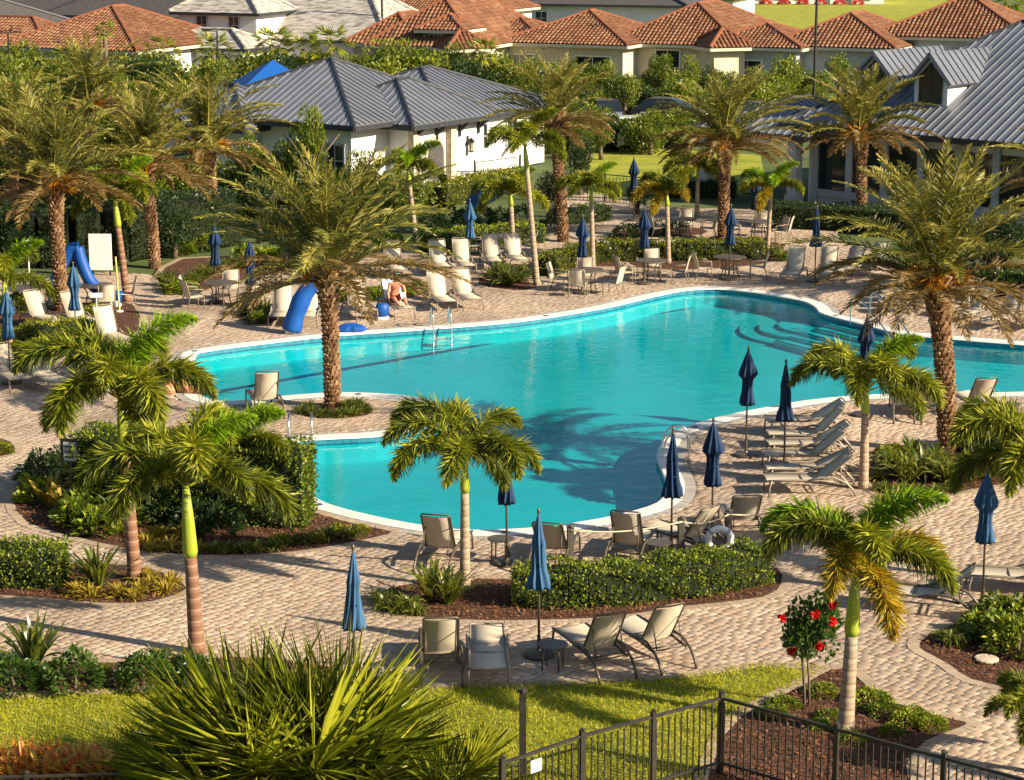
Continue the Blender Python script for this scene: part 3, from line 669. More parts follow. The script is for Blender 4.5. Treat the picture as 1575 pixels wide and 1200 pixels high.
# big clump in the foreground
cl = thing('fan_palm_clump', 'huge fan palm clump with long narrow green blades on the front lawn', 'plant', P(455,1262), 0)
BIG = [fan_mesh('fan_leaf', .95, 1.8*(.8+.12*k), 36, M['fan'], 70+k, .019, 95+12*k) for k in range(4)]
g = random.Random(7)
for i in range(66):
    o = ob('fan_leaf', BIG[i % 4], cl, (g.uniform(-.85,.85), g.uniform(-.4,.6), g.uniform(.0,.25)), None, g.uniform(.52,1.04))
    e = 1.54 - .95*(i/66)**1.0; o.rotation_euler = (g.gauss(0,.5), -e, i*2.39996 + g.gauss(0,.3))
DEAD = fan_mesh('dead_leaf', .6, 1.0, 16, M['phoenix_old'], 79, .03, 100)
for i in range(14):
    o = ob('dead_leaf', DEAD, cl, (g.uniform(-.8,.8), g.uniform(-.7,.1), g.uniform(.1,.5)), None, g.uniform(.6,1.0)); o.rotation_euler = (g.gauss(0,.6), g.uniform(-.5,.35), g.uniform(-3.1,.2))
for (px, py, n, sc) in ((700,1240,16,.55),(590,1225,10,.5),(300,1235,14,.62)):
    c2 = thing('fan_palm_clump', {700:'small fan palm clump beside the gate post',590:'small fan palm tuft between the big clump and the gate',300:'lower fan palm tuft beside the orange bromeliads'}[px], 'plant', P(px,py), 0)
    for i in range(n):
        o = ob('fan_leaf', BIG[i % 4], c2, (g.uniform(-.2,.2), g.uniform(-.2,.2), 0), None, sc*g.uniform(.8,1.1)); o.rotation_euler = (g.gauss(0,.4), -(1.35-1.1*i/n), i*2.4)

# ---------------------------------------------------------------- hedges, shrubs, trees
def hedge(px, w, h, label, m='hedge', dens=620, L=.075, seed=1, cat='hedge'):
    line = [P(*q) for q in px]; o0 = line[0].copy(); line = spline([p - o0 for p in line], 4, False) if len(line) > 2 else [p - o0 for p in line]
    t = thing('clipped_hedge', label, cat, o0); g = np.random.default_rng(seed); mb = MB(); pos = []; nrm = []
    total = sum((b-a).length for a, b in zip(line, line[1:]))
    for k, (a, b) in enumerate(zip(line, line[1:])):
        T = (b-a).normalized(); N_ = Vector((-T.y, T.x, 0)); Ls = (b-a).length
        mb.beam(a + Vector((0,0,h*.46)), b + Vector((0,0,h*.46)), w*.84, h*.9)
        def put(n, fn):
            for _ in range(n):
                p, q = fn(); pos.append(p); nrm.append(q)
        def lump(s): return .05*math.sin(s*5.1+seed) + .04*math.sin(s*2.3+1.7*seed)
        n = int(dens*Ls*h)
        for sd in (-1, 1):
            for _ in range(n if sd == -1 else n//2):
                s = g.random()*Ls; z = g.random()*h; p = a + T*s + N_*sd*(w/2 + lump((a+T*s).x + z*2) + g.normal(0,.025)); pos.append((p.x,p.y,z)); nrm.append((N_.x*sd, N_.y*sd, .35))
        for _ in range(int(dens*Ls*w)):
            s = g.random()*Ls; v = g.uniform(-.5,.5)*w; p = a + T*s + N_*v; pos.append((p.x,p.y,h + lump(p.x+p.y) + g.normal(0,.03))); nrm.append((0,0,1))
    for e, sgn in ((line[0], -1), (line[-1], 1)):
        T = (line[1]-line[0]).normalized() if sgn < 0 else (line[-1]-line[-2]).normalized(); N_ = Vector((-T.y, T.x, 0))
        for _ in range(int(dens*w*h)):
            v = g.uniform(-.5,.5)*w; z = g.random()*h; p = e + T*sgn*(.03+g.normal(0,.03)) + N_*v; pos.append((p.x,p.y,z)); nrm.append((T.x*sgn,T.y*sgn,.3))
    mb.build('inner_branches', M['core'], t)
    ob('foliage', leafcloud('foliage', np.array(pos), np.array(nrm, float), L, L*.55, M[m], .8, seed), t)
    return t
hedge([(140,772),(300,794),(474,803)], 1.25, 1.65, 'tall box hedge beside the near lobe of the pool', seed=1, dens=560, L=.085)
hedge([(-40,893),(98,896)], .95, .72, 'low clipped hedge beside the brown-stemmed foxtail palm', seed=2, dens=800, L=.07)
hedge([(795,926),(900,925),(1000,917),(1100,903),(1165,890)], .9, .66, 'low clipped hedge along the island below the rope posts', seed=3, dens=800, L=.07)
hedge([(835,425),(917,402),(1054,400),(1171,398)], .8, .68, 'long clipped hedge behind the round tables', seed=4, dens=420, L=.09, m='hedge_gold')
hedge([(1480,694),(1690,696)], 1.2, .62, 'clipped hedge under the leaning date palm', seed=5, dens=460, L=.08)
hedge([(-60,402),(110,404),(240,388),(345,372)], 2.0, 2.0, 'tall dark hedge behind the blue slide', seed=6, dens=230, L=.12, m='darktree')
hedge([(50,532),(140,522)], 1.0, .62, 'golden low hedge in the date palm border', seed=7, dens=450, L=.085, m='hedge_gold')
hedge([(655,388),(740,378),(830,372)], .9, .7, 'hedge behind the back row of loungers', seed=8, dens=380, L=.09)
hedge([(1440,448),(1560,452),(1690,462)], 1.2, .8, 'dark hedge behind the loungers beyond the pool', seed=9, dens=320, L=.09, m='shrub')
hedge([(670,318),(730,302),(800,290)], 1.2, .9, 'low hedge along the white clubhouse wall', seed=10, dens=300, L=.1, m='hedge_gold')
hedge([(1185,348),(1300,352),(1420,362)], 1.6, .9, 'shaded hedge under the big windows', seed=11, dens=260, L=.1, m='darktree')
hedge([(1010,300),(1130,302)], 1.0, .7, 'shaded hedge in front of the far lawn', seed=12, dens=260, L=.1, m='shrub')
hedge([(860,345),(930,338)], 1.0, .6, 'low hedge beside the path to the fence', seed=13, dens=260, L=.1, m='shrub')

def ball(name, r, squash, n, L, m, seed, wob=.18):
    g = np.random.default_rng(seed); d = unit(g.normal(0,1,(n,3))); d[:, 2] = np.abs(d[:, 2])*1.1 - .12; d = unit(d)
    rad = r*(1 + wob*np.sin(d[:,0]*5+seed)*np.cos(d[:,1]*4+d[:,2]*3)) * g.uniform(.62,1.03,n)**.6
    p = d*rad[:, None]; p[:, 2] = p[:, 2]*squash + r*squash*.22
    return leafcloud(name, p, d, L, L*.5, m, .8, seed)
def clump(name, n, L, W, m, seed, e=(35,85), droop=.35):
    g = np.random.default_rng(seed); a = g.uniform(0,2*np.pi,n); el = np.radians(g.uniform(*e,n)); d = np.stack([np.cos(a)*np.cos(el), np.sin(a)*np.cos(el), np.sin(el)],1)
    Ls = L*g.uniform(.6,1.15,n); s = unit(np.stack([-np.sin(a), np.cos(a), g.normal(0,.3,n)],1)); base = np.stack([np.cos(a)*.04, np.sin(a)*.04, np.zeros(n)],1)*g.uniform(0,2,(n,1))
    mid = base + d*Ls[:,None]*.5; tip = base + d*Ls[:,None] + np.stack([np.cos(a)*.1, np.sin(a)*.1, -droop*g.uniform(.4,1.3,n)],1)*Ls[:,None]
    q = base + d*Ls[:,None]*.8 + np.stack([np.cos(a)*.02, np.sin(a)*.02, -droop*.4*np.ones(n)],1)*Ls[:,None]
    w = (W*g.uniform(.7,1.2,n))[:,None]
    V = np.stack([base - s*w*.3, base + s*w*.3, mid + s*w*.5, mid - s*w*.5, q + s*w*.35, q - s*w*.35, tip],1).reshape(-1,3)
    i = np.arange(n)[:,None]*7; F = np.concatenate([np.concatenate([i+np.array([[0,1,2]]), i+np.array([[0,2,3]]), i+np.array([[3,2,4]]), i+np.array([[3,4,5]]), i+np.array([[5,4,6]])])])
    return np_mesh(name, V, F, m, np.repeat(g.random(n),7))
SHR = {
 'ball': [ball('foliage', .42, .95, 1100, .085, M['shrub'], 80+k) for k in range(2)],
 'green': [ball('foliage', .42, .8, 900, .10, M['hedge'], 84+k) for k in range(2)],
 'spread': [ball('foliage', .42, .55, 900, .075, M['hedge'], 88+k) for k in range(2)],
 'gold': [ball('foliage', .36, .7, 700, .09, M['hedge_gold'], 92+k) for k in range(2)],
 'croton': [clump('foliage', 90, .36, .035, M['croton'], 96+k, (10,85), .3) for k in range(2)],
 'liriope': [clump('foliage', 120, .36, .028, M['strap'], 100+k, (25,85), .5) for k in range(2)],
 'strap': [clump('foliage', 70, .95, .06, M['strap'], 104+k, (40,88), .3) for k in range(2)],
 'agap': [clump('foliage', 90, .62, .05, M['strap'], 108+k, (30,88), .4) for k in range(2)],
 'brom': [clump('foliage', 40, .42, .07, M['brom'], 112+k, (25,80), .15) for k in range(3)],
 'ti': [clump('foliage', 22, .62, .13, M['croton'], 116+k, (45,85), .2) for k in range(2)],
 'broad': [ball('foliage', .5, .95, 420, .22, M['hedge'], 120+k, .3) for k in range(2)],
 'dark': [ball('foliage', .6, .9, 700, .13, M['darktree'], 124+k, .3) for k in range(2)],
}
CATN = {'ball':('round_shrub','shrub'),'green':('leafy_shrub','shrub'),'spread':('ground_cover','shrub'),'gold':('golden_shrub','shrub'),'croton':('golden_strap_plant','plant'),'liriope':('lilyturf','plant'),
 'strap':('flax_plant','plant'),'agap':('agapanthus','plant'),'brom':('bromeliad','plant'),'ti':('paddle_leaf_plant','plant'),'broad':('broadleaf_shrub','shrub'),'dark':('dark_shrub','shrub')}
cnt = 0
def shrubs(kind, spots, label, group, sc=1.0):
    global cnt
    for q in spots:
        cnt += 1; g = random.Random(cnt); s = (q[2] if len(q) > 2 else 1) * sc
        o = thing(CATN[kind][0], label if isinstance(label, str) else label[spots.index(q)], CATN[kind][1], P(q[0], q[1]), g.uniform(0,6.28), group, s*g.uniform(.94,1.06))
        ob('foliage', SHR[kind][cnt % len(SHR[kind])], o)
        mb = MB(); 
        if kind in ('ball','green','gold','broad','dark','spread'): mb.tube([(0,0,-.03),(.02,0,.1),(.0,.02,.2)], [.03,.025,.015], 5); mb.build('stem', M['bark'], o)
shrubs('ball', [(20,1062,1.15),(115,1058,1.2),(222,1056,1.15),(300,1050,1.0)], ['round dark shrub at the lawn edge below the spiky plant','round shrub at the lawn edge between two others, beside the spiky plant','round shrub at the lawn edge below the red leafy tuft','round shrub at the lawn edge beside the fan palm clump'], 'round shrubs along the lawn')
shrubs('strap', [(52,1030,1.15)], 'spiky variegated plant at the paving edge behind the round shrubs', None)
shrubs('liriope', [(245,1022,1.2),(280,1024,1.0),(160,1040,.8)], 'small spiky tuft among the round shrubs by the lawn', 'tufts by the lawn')
shrubs('brom', [(x, 1188 + (i % 3)*7, 1.0 + .2*(i % 2)) for i, x in enumerate(range(-8, 190, 15))] + [(x, 1174, .9) for x in range(0, 170, 21)], 'orange and red leaved bromeliad in the row at the lawn edge', 'bromeliads at the lawn edge')
shrubs('strap', [(150,905,1.15)], 'tall variegated strap plant beside the brown palm stem', None)
shrubs('croton', [(120,915),(140,920),(185,918),(212,915),(235,905),(255,912,.9),(262,900),(225,895),(205,922,.8)], 'golden strap plant in front of the low clipped hedge', 'golden plants in the corner bed')
shrubs('croton', [(225,838),(240,830,1.2),(262,846),(282,826),(300,848,.9),(232,848,.8)], 'golden strap plant at the foot of the tall box hedge', 'golden plants below the tall hedge')
shrubs('liriope', [(330,850),(352,849),(375,850),(398,848),(420,846),(460,838,1.1),(505,828,1.1),(540,826)], 'dark lilyturf tuft along the bed below the tall hedge', 'lilyturf below the tall hedge')
shrubs('gold', [(430,838,.7),(520,822,.7),(555,820,.6),(485,834,.6)], 'small golden shrub along the bed tip near the pool', 'golden shrubs at the bed tip')
shrubs('ti', [(78,778,1.35),(95,788,1.1)], 'yellow paddle-leaved plant at the shaded end of the palm bed', 'paddle-leaved plants')
shrubs('broad', [(115,806,.9),(150,820,.9),(180,808,1.0),(135,792,1.0),(60,770,.9)], 'broad-leaved shrub in the palm bed left of the brown palm stem', 'broad-leaved shrubs')
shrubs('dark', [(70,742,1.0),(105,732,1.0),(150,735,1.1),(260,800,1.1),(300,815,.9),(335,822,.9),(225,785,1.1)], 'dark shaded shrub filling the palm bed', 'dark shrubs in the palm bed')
shrubs('strap', [(665,925,1.05),(688,930,.95)], 'striped flax plant at the foot of the slender palm', 'flax in the hedge island')
shrubs('liriope', [(590,936,1.1),(610,942,1.1),(630,936,1.2),(604,926,1.1),(640,946,.9),(585,925,1.0)], 'lilyturf tuft at the tip of the hedge island', 'lilyturf in the hedge island')
shrubs('spread', [(1262,1068,1.0),(1338,1082,1.2),(1360,1098,1.0),(1395,1112,1.0),(1430,1118,1.1),(1405,1100,.8),(1205,1088,1.0),(1190,1102,.9),(1275,1105,.8),(1260,1120,.8),(1370,1128,.7),(1310,1140,.8)], 'low green mound in the hibiscus bed', 'mounds in the hibiscus bed', .68)
shrubs('green', [(1535,985,1.25),(1565,1000,1.4),(1545,960,1.2),(1590,975,1.4),(1508,975,.9)], 'leafy shrub in the corner bed by the path', 'shrubs in the corner bed')
shrubs('liriope', [(1465,992,1.2),(1485,984,1.1),(1448,984,.8)], 'lilyturf tuft at the point of the corner bed', 'lilyturf in the corner bed')
shrubs('agap', [(1395,742,1.5),(1420,735,1.4),(1372,730,1.3),(1440,722,1.3),(1405,715,1.3),(1460,745,1.4),(1490,740,1.5),(1520,735,1.5),(1550,730,1.5)], 'long-leaved plant in the shaded palm bed by the loungers', 'long-leaved plants in the palm bed')
shrubs('liriope', [(1360,756),(1385,760),(1412,762),(1438,760),(1465,755),(1350,740)], 'small tuft at the rim of the palm bed by the loungers', 'tufts in the palm bed by the loungers')
shrubs('gold', [(1360,700,.7),(1378,696,.7),(1400,696,.7),(1470,690,.8)], 'golden shrub at the back of the palm bed by the loungers', 'golden shrubs in the palm bed')
shrubs('liriope', [(465,636),(480,640),(500,641),(525,641),(545,638),(560,634),(475,630),(535,630,1.2),(550,628,1.2)], 'dark green tuft around the peninsula date palm', 'tufts around the peninsula palm')
shrubs('agap', [(255,440,1.3),(268,448,1.2),(285,444,1.2),(300,438,1.2),(318,428,1.2),(340,420,1.2),(360,416,1.2),(378,412,1.2)], 'agapanthus clump in the bed behind the left round table', 'agapanthus by the round table')
shrubs('agap', [(390,485,1.2),(410,488,1.2),(378,484,1.0),(402,494,.9)], 'agapanthus clump in the small bed left of the first poolside lounger', 'agapanthus by the first lounger')
shrubs('agap', [(760,432,1.3),(778,440,1.4),(795,436,1.3),(772,424,1.2),(805,428,1.2)], 'strap-leaved clump at the foot of the tall slim palm', 'clumps below the tall slim palm')
shrubs('agap', [(1205,402,1.1),(1192,396,1.1)], 'strap-leaved clump at the end of the far hedge', 'clumps at the far hedge end')
shrubs('green', [(270,452,1.0),(290,450,.9),(395,497,.8),(565,460,1.0),(590,456,1.0),(620,455,.9),(645,448,.9),(540,462,.9),(522,462,.9),(580,462,.8)], 'leafy shrub behind the poolside loungers', 'shrubs behind the poolside loungers')
shrubs('gold', [(110,500,1.2),(40,520,1.4),(10,530,1.6),(60,545,1.4),(25,550,1.4),(-10,555,1.6),(130,490,1.1),(150,486,1.2)], 'golden green shrub in the date palm border', 'shrubs in the date palm border')
shrubs('gold', [(0,698,.9),(-15,690,.9)], 'golden shrub in the small verge bed', 'verge shrubs')
shrubs('dark', [(960,366,.8),(985,364,.8),(1010,362,.8),(1040,360,.8),(845,360,1.0),(790,370,.9),(730,388,.9),(700,392,.9)], 'dark shrub along the far patio', 'dark shrubs of the far patio')
shrubs('green', [(20,480,1.4),(250,392,1.3),(280,390,1.2),(310,385,1.3),(380,398,1.3),(410,402,1.3),(440,398,1.3),(480,392,1.4),(520,388,1.4),(560,384,1.3),(600,380,1.3)], 'green shrub in the planting behind the paved terrace', 'shrubs behind the terrace')
shrubs('dark', [(665,352,1.0),(690,345,1.0),(715,350,1.0),(740,342,1.0),(770,348,1.0),(655,372,.9),(690,370,.9),(800,340,1.0)], 'dark shrub between the clubhouse and the back row loungers', 'dark shrubs by the clubhouse')
shrubs('spread', [(1080,398,1.1),(1140,390,1.2),(1160,388,1.2)], 'yellow green mound behind the far hedge', 'mounds behind the far hedge')

def tree_mesh(seed, r, n, m, L):
    g = np.random.default_rng(seed); cs = unit(g.normal(0,1,(16,3)))*r*g.uniform(.3,.75,(16,1)); cs[:,2] *= .8
    k = g.integers(0,16,n); d = unit(g.normal(0,1,(n,3))); rr = r*.42*g.uniform(.5,1.05,n)**.5
    p = cs[k] + d*rr[:,None]
    return leafcloud('crown', p, d + np.array([0,0,.4]), L, L*.6, m, .7, seed, attr=np.clip(.5 + .35*(g.random(16)[k]-.5)*2, 0, 1))
TR = {'tree': [tree_mesh(130+k, 1.5, 2600, M['tree'], .17) for k in range(3)], 'dark': [tree_mesh(140+k, 1.5, 2400, M['darktree'], .18) for k in range(2)]}
def tree(px, py, top, wid, label, kind='tree', seed=1):
    b = P(px, py); s = FPX/(b.y*CP); h = (py-top)/(s*.97); w = wid/s
    t = thing('broadleaf_tree', label, 'tree', b, seed*1.7, 'trees around the clubhouse and houses')
    cr = min(max(w/2, h*.40), h*.48); mb = MB(); mb.tube([(0,0,-.05),(.06,.03,h*.3),(0,0,h*.62)], [.11+.012*h,.09+.008*h,.05], 8)
    for i in range(5):
        a = i*1.3+seed; mb.tube([(0.05,.02,h*.32),(math.cos(a)*cr*.3,math.sin(a)*cr*.3,h-cr*1.1),(math.cos(a)*cr*.6,math.sin(a)*cr*.6,h-cr*.75)], [.06,.04,.015], 5)
    mb.build('trunk', M['bark'], t, True)
    o = ob('crown', TR[kind][seed % len(TR[kind])], t, (0,0,h-cr*.95), None, (w/2/1.62, w/2/1.62, cr/1.42))
TREES = [(600,128,52,105,'round green tree below the terracotta roof'),(655,124,70,80,'green tree beside the round tree, under the small porch roof'),(30,140,58,75,'green tree at the twin lamp'),(78,135,85,60,'green tree in front of the orange-roofed house'),
 (960,188,108,64,'green tree between two date palms before the car park'),(1012,140,78,56,'green tree before the terracotta house porch'),(1062,138,80,44,'slim green tree before the terracotta house corner'),(1205,158,82,84,'big green tree right of the terracotta house'),
 (480,345,148,76,'small tree whose top shows against the grey metal roof'),(330,150,72,60,'green tree under the white gable'),(20,250,120,80,'green tree behind the far left date palm'),(555,122,78,50,'green tree left of the round tree'),(690,128,88,60,'green tree before the cream wall'),
 (770,112,78,55,'tree beside the cream house window'),(1160,140,100,40,'young tree on the lawn of the white house'),(905,150,110,40,'young tree by the car park entrance'),(1250,165,130,60,'tree behind the dark roof edge'),(390,150,100,50,'tree beside the blue roof'),(700,122,60,50,'tree by the porch hip'),
 (-10,200,120,80,'tree cut by the picture edge behind the palms'),(140,160,112,60,'tree behind the date palms near the white wall'),(230,165,110,70,'tree below the orange roof right side'),(300,160,105,60,'tree near the third street lamp')]
TREES += [(440,338,205,95,'leafy tree left of the clubhouse corner'),(560,345,222,80,'leafy tree before the clubhouse side windows'),(385,330,200,90,'leafy tree between date palm and clubhouse'),(600,340,262,44,'small leafy tree before the clubhouse entrance'),
 (120,235,140,80,'tree among the date palms below the street'),(205,225,135,80,'tree behind the middle date palms'),(60,200,108,80,'tree behind the far left palms near the white house'),(270,215,118,80,'tree between the street lamp and clubhouse'),(175,185,98,70,'tree beside the tall thin fan palm'),(350,205,112,70,'tree beside the bright blue shade roof'),
 (15,170,78,70,'tree cut by the view beside the twin lamp'),(500,140,88,60,'tree between fan palms behind the grey roof'),(925,245,190,50,'bushy tree in front of the white cars'),(1000,238,190,44,'bushy tree in front of the dark car'),(870,232,182,50,'bushy tree by the fence in front of the car park'),(1100,150,105,50,'bushy tree on the white house lawn'),(1150,205,160,60,'tree left of the hall porch'),(820,120,84,50,'tree before the stepped terracotta hips'),(880,128,92,44,'small tree before the shaded house wall'),(935,122,88,40,'small tree beside the crimson shrub'),(1290,120,80,60,'tree right of the tall black pole'),(1040,205,165,60,'tree in the middle of the car park')]
for i, (px,py,top,wid,lab) in enumerate(TREES): tree(px, max(py, 154) if py > 108 else py, top, wid*1.25 if py < 160 and px < 800 else wid*.9, lab, 'tree', i)
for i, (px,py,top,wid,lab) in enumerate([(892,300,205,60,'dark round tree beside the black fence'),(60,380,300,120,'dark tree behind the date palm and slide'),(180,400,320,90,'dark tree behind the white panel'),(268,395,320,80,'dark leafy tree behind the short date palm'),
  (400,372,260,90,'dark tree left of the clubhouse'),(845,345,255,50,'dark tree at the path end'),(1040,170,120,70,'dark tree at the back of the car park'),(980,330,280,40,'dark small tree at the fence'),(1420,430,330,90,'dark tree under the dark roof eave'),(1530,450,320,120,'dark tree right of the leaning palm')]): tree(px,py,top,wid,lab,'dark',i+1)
g = random.Random(31); k = 0
belts = [([(400,160),(560,156),(700,154),(800,154)], 22, 'bushy shrub in the belt below the dark terracotta house'), ([(800,152),(960,154),(1100,154),(1250,152)], 15, 'bushy shrub in the belt below the stepped terracotta house'),
 ([(-20,166),(120,164),(260,162),(400,160)], 24, 'bushy shrub in the belt below the orange-roofed house'), ([(830,228),(900,232),(980,232),(1060,226),(1150,215)], 16, 'bushy shrub along the near side of the car park'),
 ([(860,182),(980,176),(1100,176),(1200,172)], 18, 'bushy shrub along the back of the car park'), ([(-20,215),(100,225),(220,235),(330,245)], 20, 'bushy shrub among the date palms on the left'), ([(-20,290),(80,300),(200,305),(300,300)], 18, 'bushy shrub behind the tall dark hedge'),([(370,330),(440,345),(520,348),(620,340)], 14, 'bushy shrub at the foot of the clubhouse side wall')]
for pts, n, lab in belts:
    ln = spline([Vector((a,b,0)) for a, b in pts], 8, False)
    for i in range(n):
        q = ln[int(i*(len(ln)-1)/(n-1))]; k += 1; t = thing('bushy_shrub', lab, 'shrub', P(q.x + g.uniform(-6,6), q.y + g.uniform(-5,5)), g.uniform(0,6.28), lab.replace('bushy shrub', 'bushy shrubs'), g.uniform(.75,1.25)*(1.4 if k <= 22 or 37 < k <= 61 else 1))
        ob('crown', TR['tree' if k % 4 else 'dark'][k % 2], t, (0,0,.95), None, (.85,.85,.8)); mb = MB(); mb.tube([(0,0,-.05),(.03,0,.8)], [.06,.03], 5); mb.build('stem', M['bark'], t)
# red hibiscus standard
hb = thing('hibiscus_tree', 'small hibiscus tree with red flowers beside the golden palm', 'tree', P(1240,1086))
mb = MB(); mb.tube([(-.03,0,-.03),(-.05,.02,.5),(-.1,0,.95)], [.028,.024,.02], 7); mb.tube([(.05,0,-.03),(.03,.02,.5),(-.02,0,.95)], [.022,.02,.018], 7)
for i in range(7): a=i*.9; mb.tube([(-.06,0,.9),(math.cos(a)*.2,math.sin(a)*.2,1.15),(math.cos(a)*.4,math.sin(a)*.35,1.3+.1*(i%3))],[.014,.01,.006],5)
mb.build('trunk', M['bark'], hb, True)
ob('crown', tree_mesh(151, .62, 1700, M['shrub'], .105), hb, (.02,0,1.36), None, (.9,.9,1.1))
gg = np.random.default_rng(5)
for (x,y,z) in ((.02,-.5,1.72),(.30,-.45,1.58),(.32,-.3,1.8),(-.3,-.35,1.05),(-.46,-.2,1.55),(.1,-.52,1.2)):
    m = 16; d = unit(np.stack([gg.normal(0,1,m), gg.normal(-.5,.4,m), gg.normal(0,1,m)],1)); me = kite_mesh('flower', np.zeros((m,3)), d, unit(np.cross(d, gg.normal(0,1,(m,3)))), .095, .085, M['red'], gg.random(m)); ob('flower', me, hb, (x,y,z))
# ---------------------------------------------------------------- furniture
def sheet_strip(pts, w, th=.012, sag=.0):
    mb = MB(); n = len(pts); vs = []
    for p in pts:
        for y, dz in ((-w/2,0),(0,-sag),(w/2,0)): vs.append((p[0], y, p[1]+dz))
    low = [(v[0], v[1], v[2]-th) for v in vs]; k = len(vs); fs = []
    for i in range(n-1):
        for j in range(2):
            a = i*3+j; fs.append((a, a+3, a+4, a+1)); fs.append((k+a, k+a+1, k+a+4, k+a+3))
    for i in range(n-1): fs.append((i*3, k+i*3, k+i*3+3, i*3+3)); fs.append((i*3+2, i*3+5, k+i*3+5, k+i*3+2))
    return mb.add(vs + low, fs)
LMESH = {}
def lounger_meshes(ang, dark):
    key = (round(ang), dark)
    if key in LMESH: return LMESH[key]
    fm = M['bronze'] if dark else M['pale_frame']; a = R(ang); hx = -.18; L = .80; W = .60; out = []  # dark frame puts the tone of a lounger's shaded side into the colour
    mb = MB()
    for y in (-W/2-.015, W/2+.015):
        mb.tube([(-.62,y,.30),(hx,y,.355),(.5,y,.37),(.98,y,.36)], .024, 7)
    for x in (.97, .2, -.5): mb.tube([(x,-W/2-.015,.345 if x > -.4 else .315),(x,W/2+.015,.345 if x > -.4 else .315)], .015, 6)
    out.append(('frame', mb.mesh('frame', fm, True)))
    for y in (-W/2-.03, W/2+.03):
        mb = MB(); mb.tube([(.90,y,.37),(.94,y,.2),(.95,y,0)], .021, 7); out.append(('leg', mb.mesh('leg', fm, True)))
        mb = MB(); mb.tube([(.10,y*1.02,.36),(-.15,y*1.04,.43),(-.45,y*1.05,.42),(-.72,y*1.04,.30),(-.88,y*1.03,.13),(-.94,y*1.02,0)], .026, 7); out.append(('leg', mb.mesh('leg', fm, True)))
    sm = sheet_strip([(hx-.02,.36),(.2,.352),(.6,.362),(.99,.368)], W, sag=.02).mesh('seat_sling', M['sling'], True); out.append(('seat_sling', sm))
    c, s = math.cos(a), math.sin(a)
    pts = [(hx - t*c*L, .365 + t*s*L) for t in (0,.33,.66,1)]
    out.append(('back_sling', sheet_strip(pts, W-.03, sag=.015).mesh('back_sling', M['sling'], True)))
    mb = MB(); y = W/2-.01; tp = pts[-1]; tp2 = (tp[0] - c*.04, tp[1] + s*.04)
    mb.tube([(hx,-y,.36),(tp[0],-y,tp[1]),(tp2[0],-y+.03,tp2[1]),(tp2[0],y-.03,tp2[1]),(tp[0],y,tp[1]),(hx,y,.36)], .017, 7)
    if ang > 25:
        q = pts[2]; mb.tube([(q[0],-y+.04,q[1]-.02),(-.62,-y+.04,.31)], .011, 5); mb.tube([(q[0],y-.04,q[1]-.02),(-.62,y-.04,.31)], .011, 5); mb.tube([(-.62,-y,.31),(-.62,y,.31)], .012, 5)
    out.append(('back_frame', mb.mesh('back_frame', fm, True)))
    LMESH[key] = out; return out
def lounger(head, foot, ang, label, group=None, dark=False):
    h, f = P(*head), P(*foot); c = (h+f)/2; d = f-h
    t = thing('sun_lounger', label, 'sun lounger', (c.x, c.y, .015), math.atan2(d.y, d.x), group)
    for n, me in lounger_meshes(ang, dark): ob(n, me, t)
    return t
lounger((680,1060),(675,1000),60,'dark-framed lounger with raised back beside the fan palm clump',dark=True)
lounger((749,1000),(752,1058),4,'flat cream lounger between the dark-framed one and the umbrella table')
lounger((948,1048),(880,998),58,'dark-framed lounger with raised back beside the small round table',dark=True)
lounger((1040,1032),(962,986),58,'dark-framed lounger with raised back at the end of the front four',dark=True)
lounger((664,885),(700,846),62,'lounger with raised back behind the slender foxtail palm',dark=True)
lounger((838,888),(866,846),50,'lounger half hidden by the closed umbrella and the wooden post',dark=True)
lounger((955,880),(985,840),62,'lounger with raised back between the rope posts',dark=True)
lounger((1100,862),(1010,836),55,'lounger with raised back beside the white life ring',dark=True)
lounger((1152,846),(1128,800),50,'lounger beyond the life ring with cream back')
for i, y in enumerate((668,689,705,722,743,760)):
    lounger((1306+(i%3)*4,y-3+(i%2)),(1173+(i*5)%7,y),(30,46,32,40,24,36)[i],'cream lounger in the close row of six by the foxtail palm','row of six loungers')
for y in (456,465,473,482): lounger((1448,y-2),(1352,y),45,'cream lounger in the close row behind the leaning date palm','row behind the leaning palm')
for a, b in (((1508,472),(1448,494)),((1534,482),(1466,504)),((1582,492),(1508,514)),((1640,494),(1562,516))): lounger(a,b,52,'lounger in the angled row before the dark hedge beyond the pool','angled row beyond the pool')
lounger((1230,421),(1211,443),58,'cream lounger facing the pool beside the grass clump and hedge end')
lounger((1280,420),(1264,441),58,'cream lounger beside the pole of the grey umbrella')
lounger((1335,418),(1276,436),50,'lounger with shaded back behind the hand rail steps')
lounger((1362,414),(1320,428),50,'lounger with shaded back half under the leaning palm fronds')
lounger((440,484),(428,508),62,'cream lounger left of the blue-covered pool lift')
lounger((480,484),(470,508),62,'lounger behind the blue-covered pool lift')
lounger((538,477),(568,498),58,'cream lounger right of the peninsula palm stem')
lounger((592,474),(626,494),58,'lounger with a person sitting on it')
lounger((662,462),(692,484),58,'cream lounger next to the person, behind the pool ladder')
lounger((700,459),(732,480),58,'cream lounger at the end of the poolside row by the ladder')
for a, b, lab in (((600,416),(612,432),'lounger of the back row under the peninsula palm fronds'),((668,412),(684,429),'back row lounger behind the person'),((704,409),(720,427),'back row lounger beside the blue umbrella pole'),((752,403),(760,419),'back row lounger with shaded back beside the grass clump'),((782,401),(802,416),'back row lounger before the tall slim palm')): lounger(a,b,58,lab)
lounger((152,524),(190,541),62,'lounger with white raised back among the palms at the pool end')
lounger((105,500),(140,512),55,'lounger in the golden hedge beside the closed umbrella')
lounger((48,498),(84,510),55,'lounger beside the date palm stem')
lounger((-6,582),(36,604),50,'lounger in shade at the terrace end cut by the view')
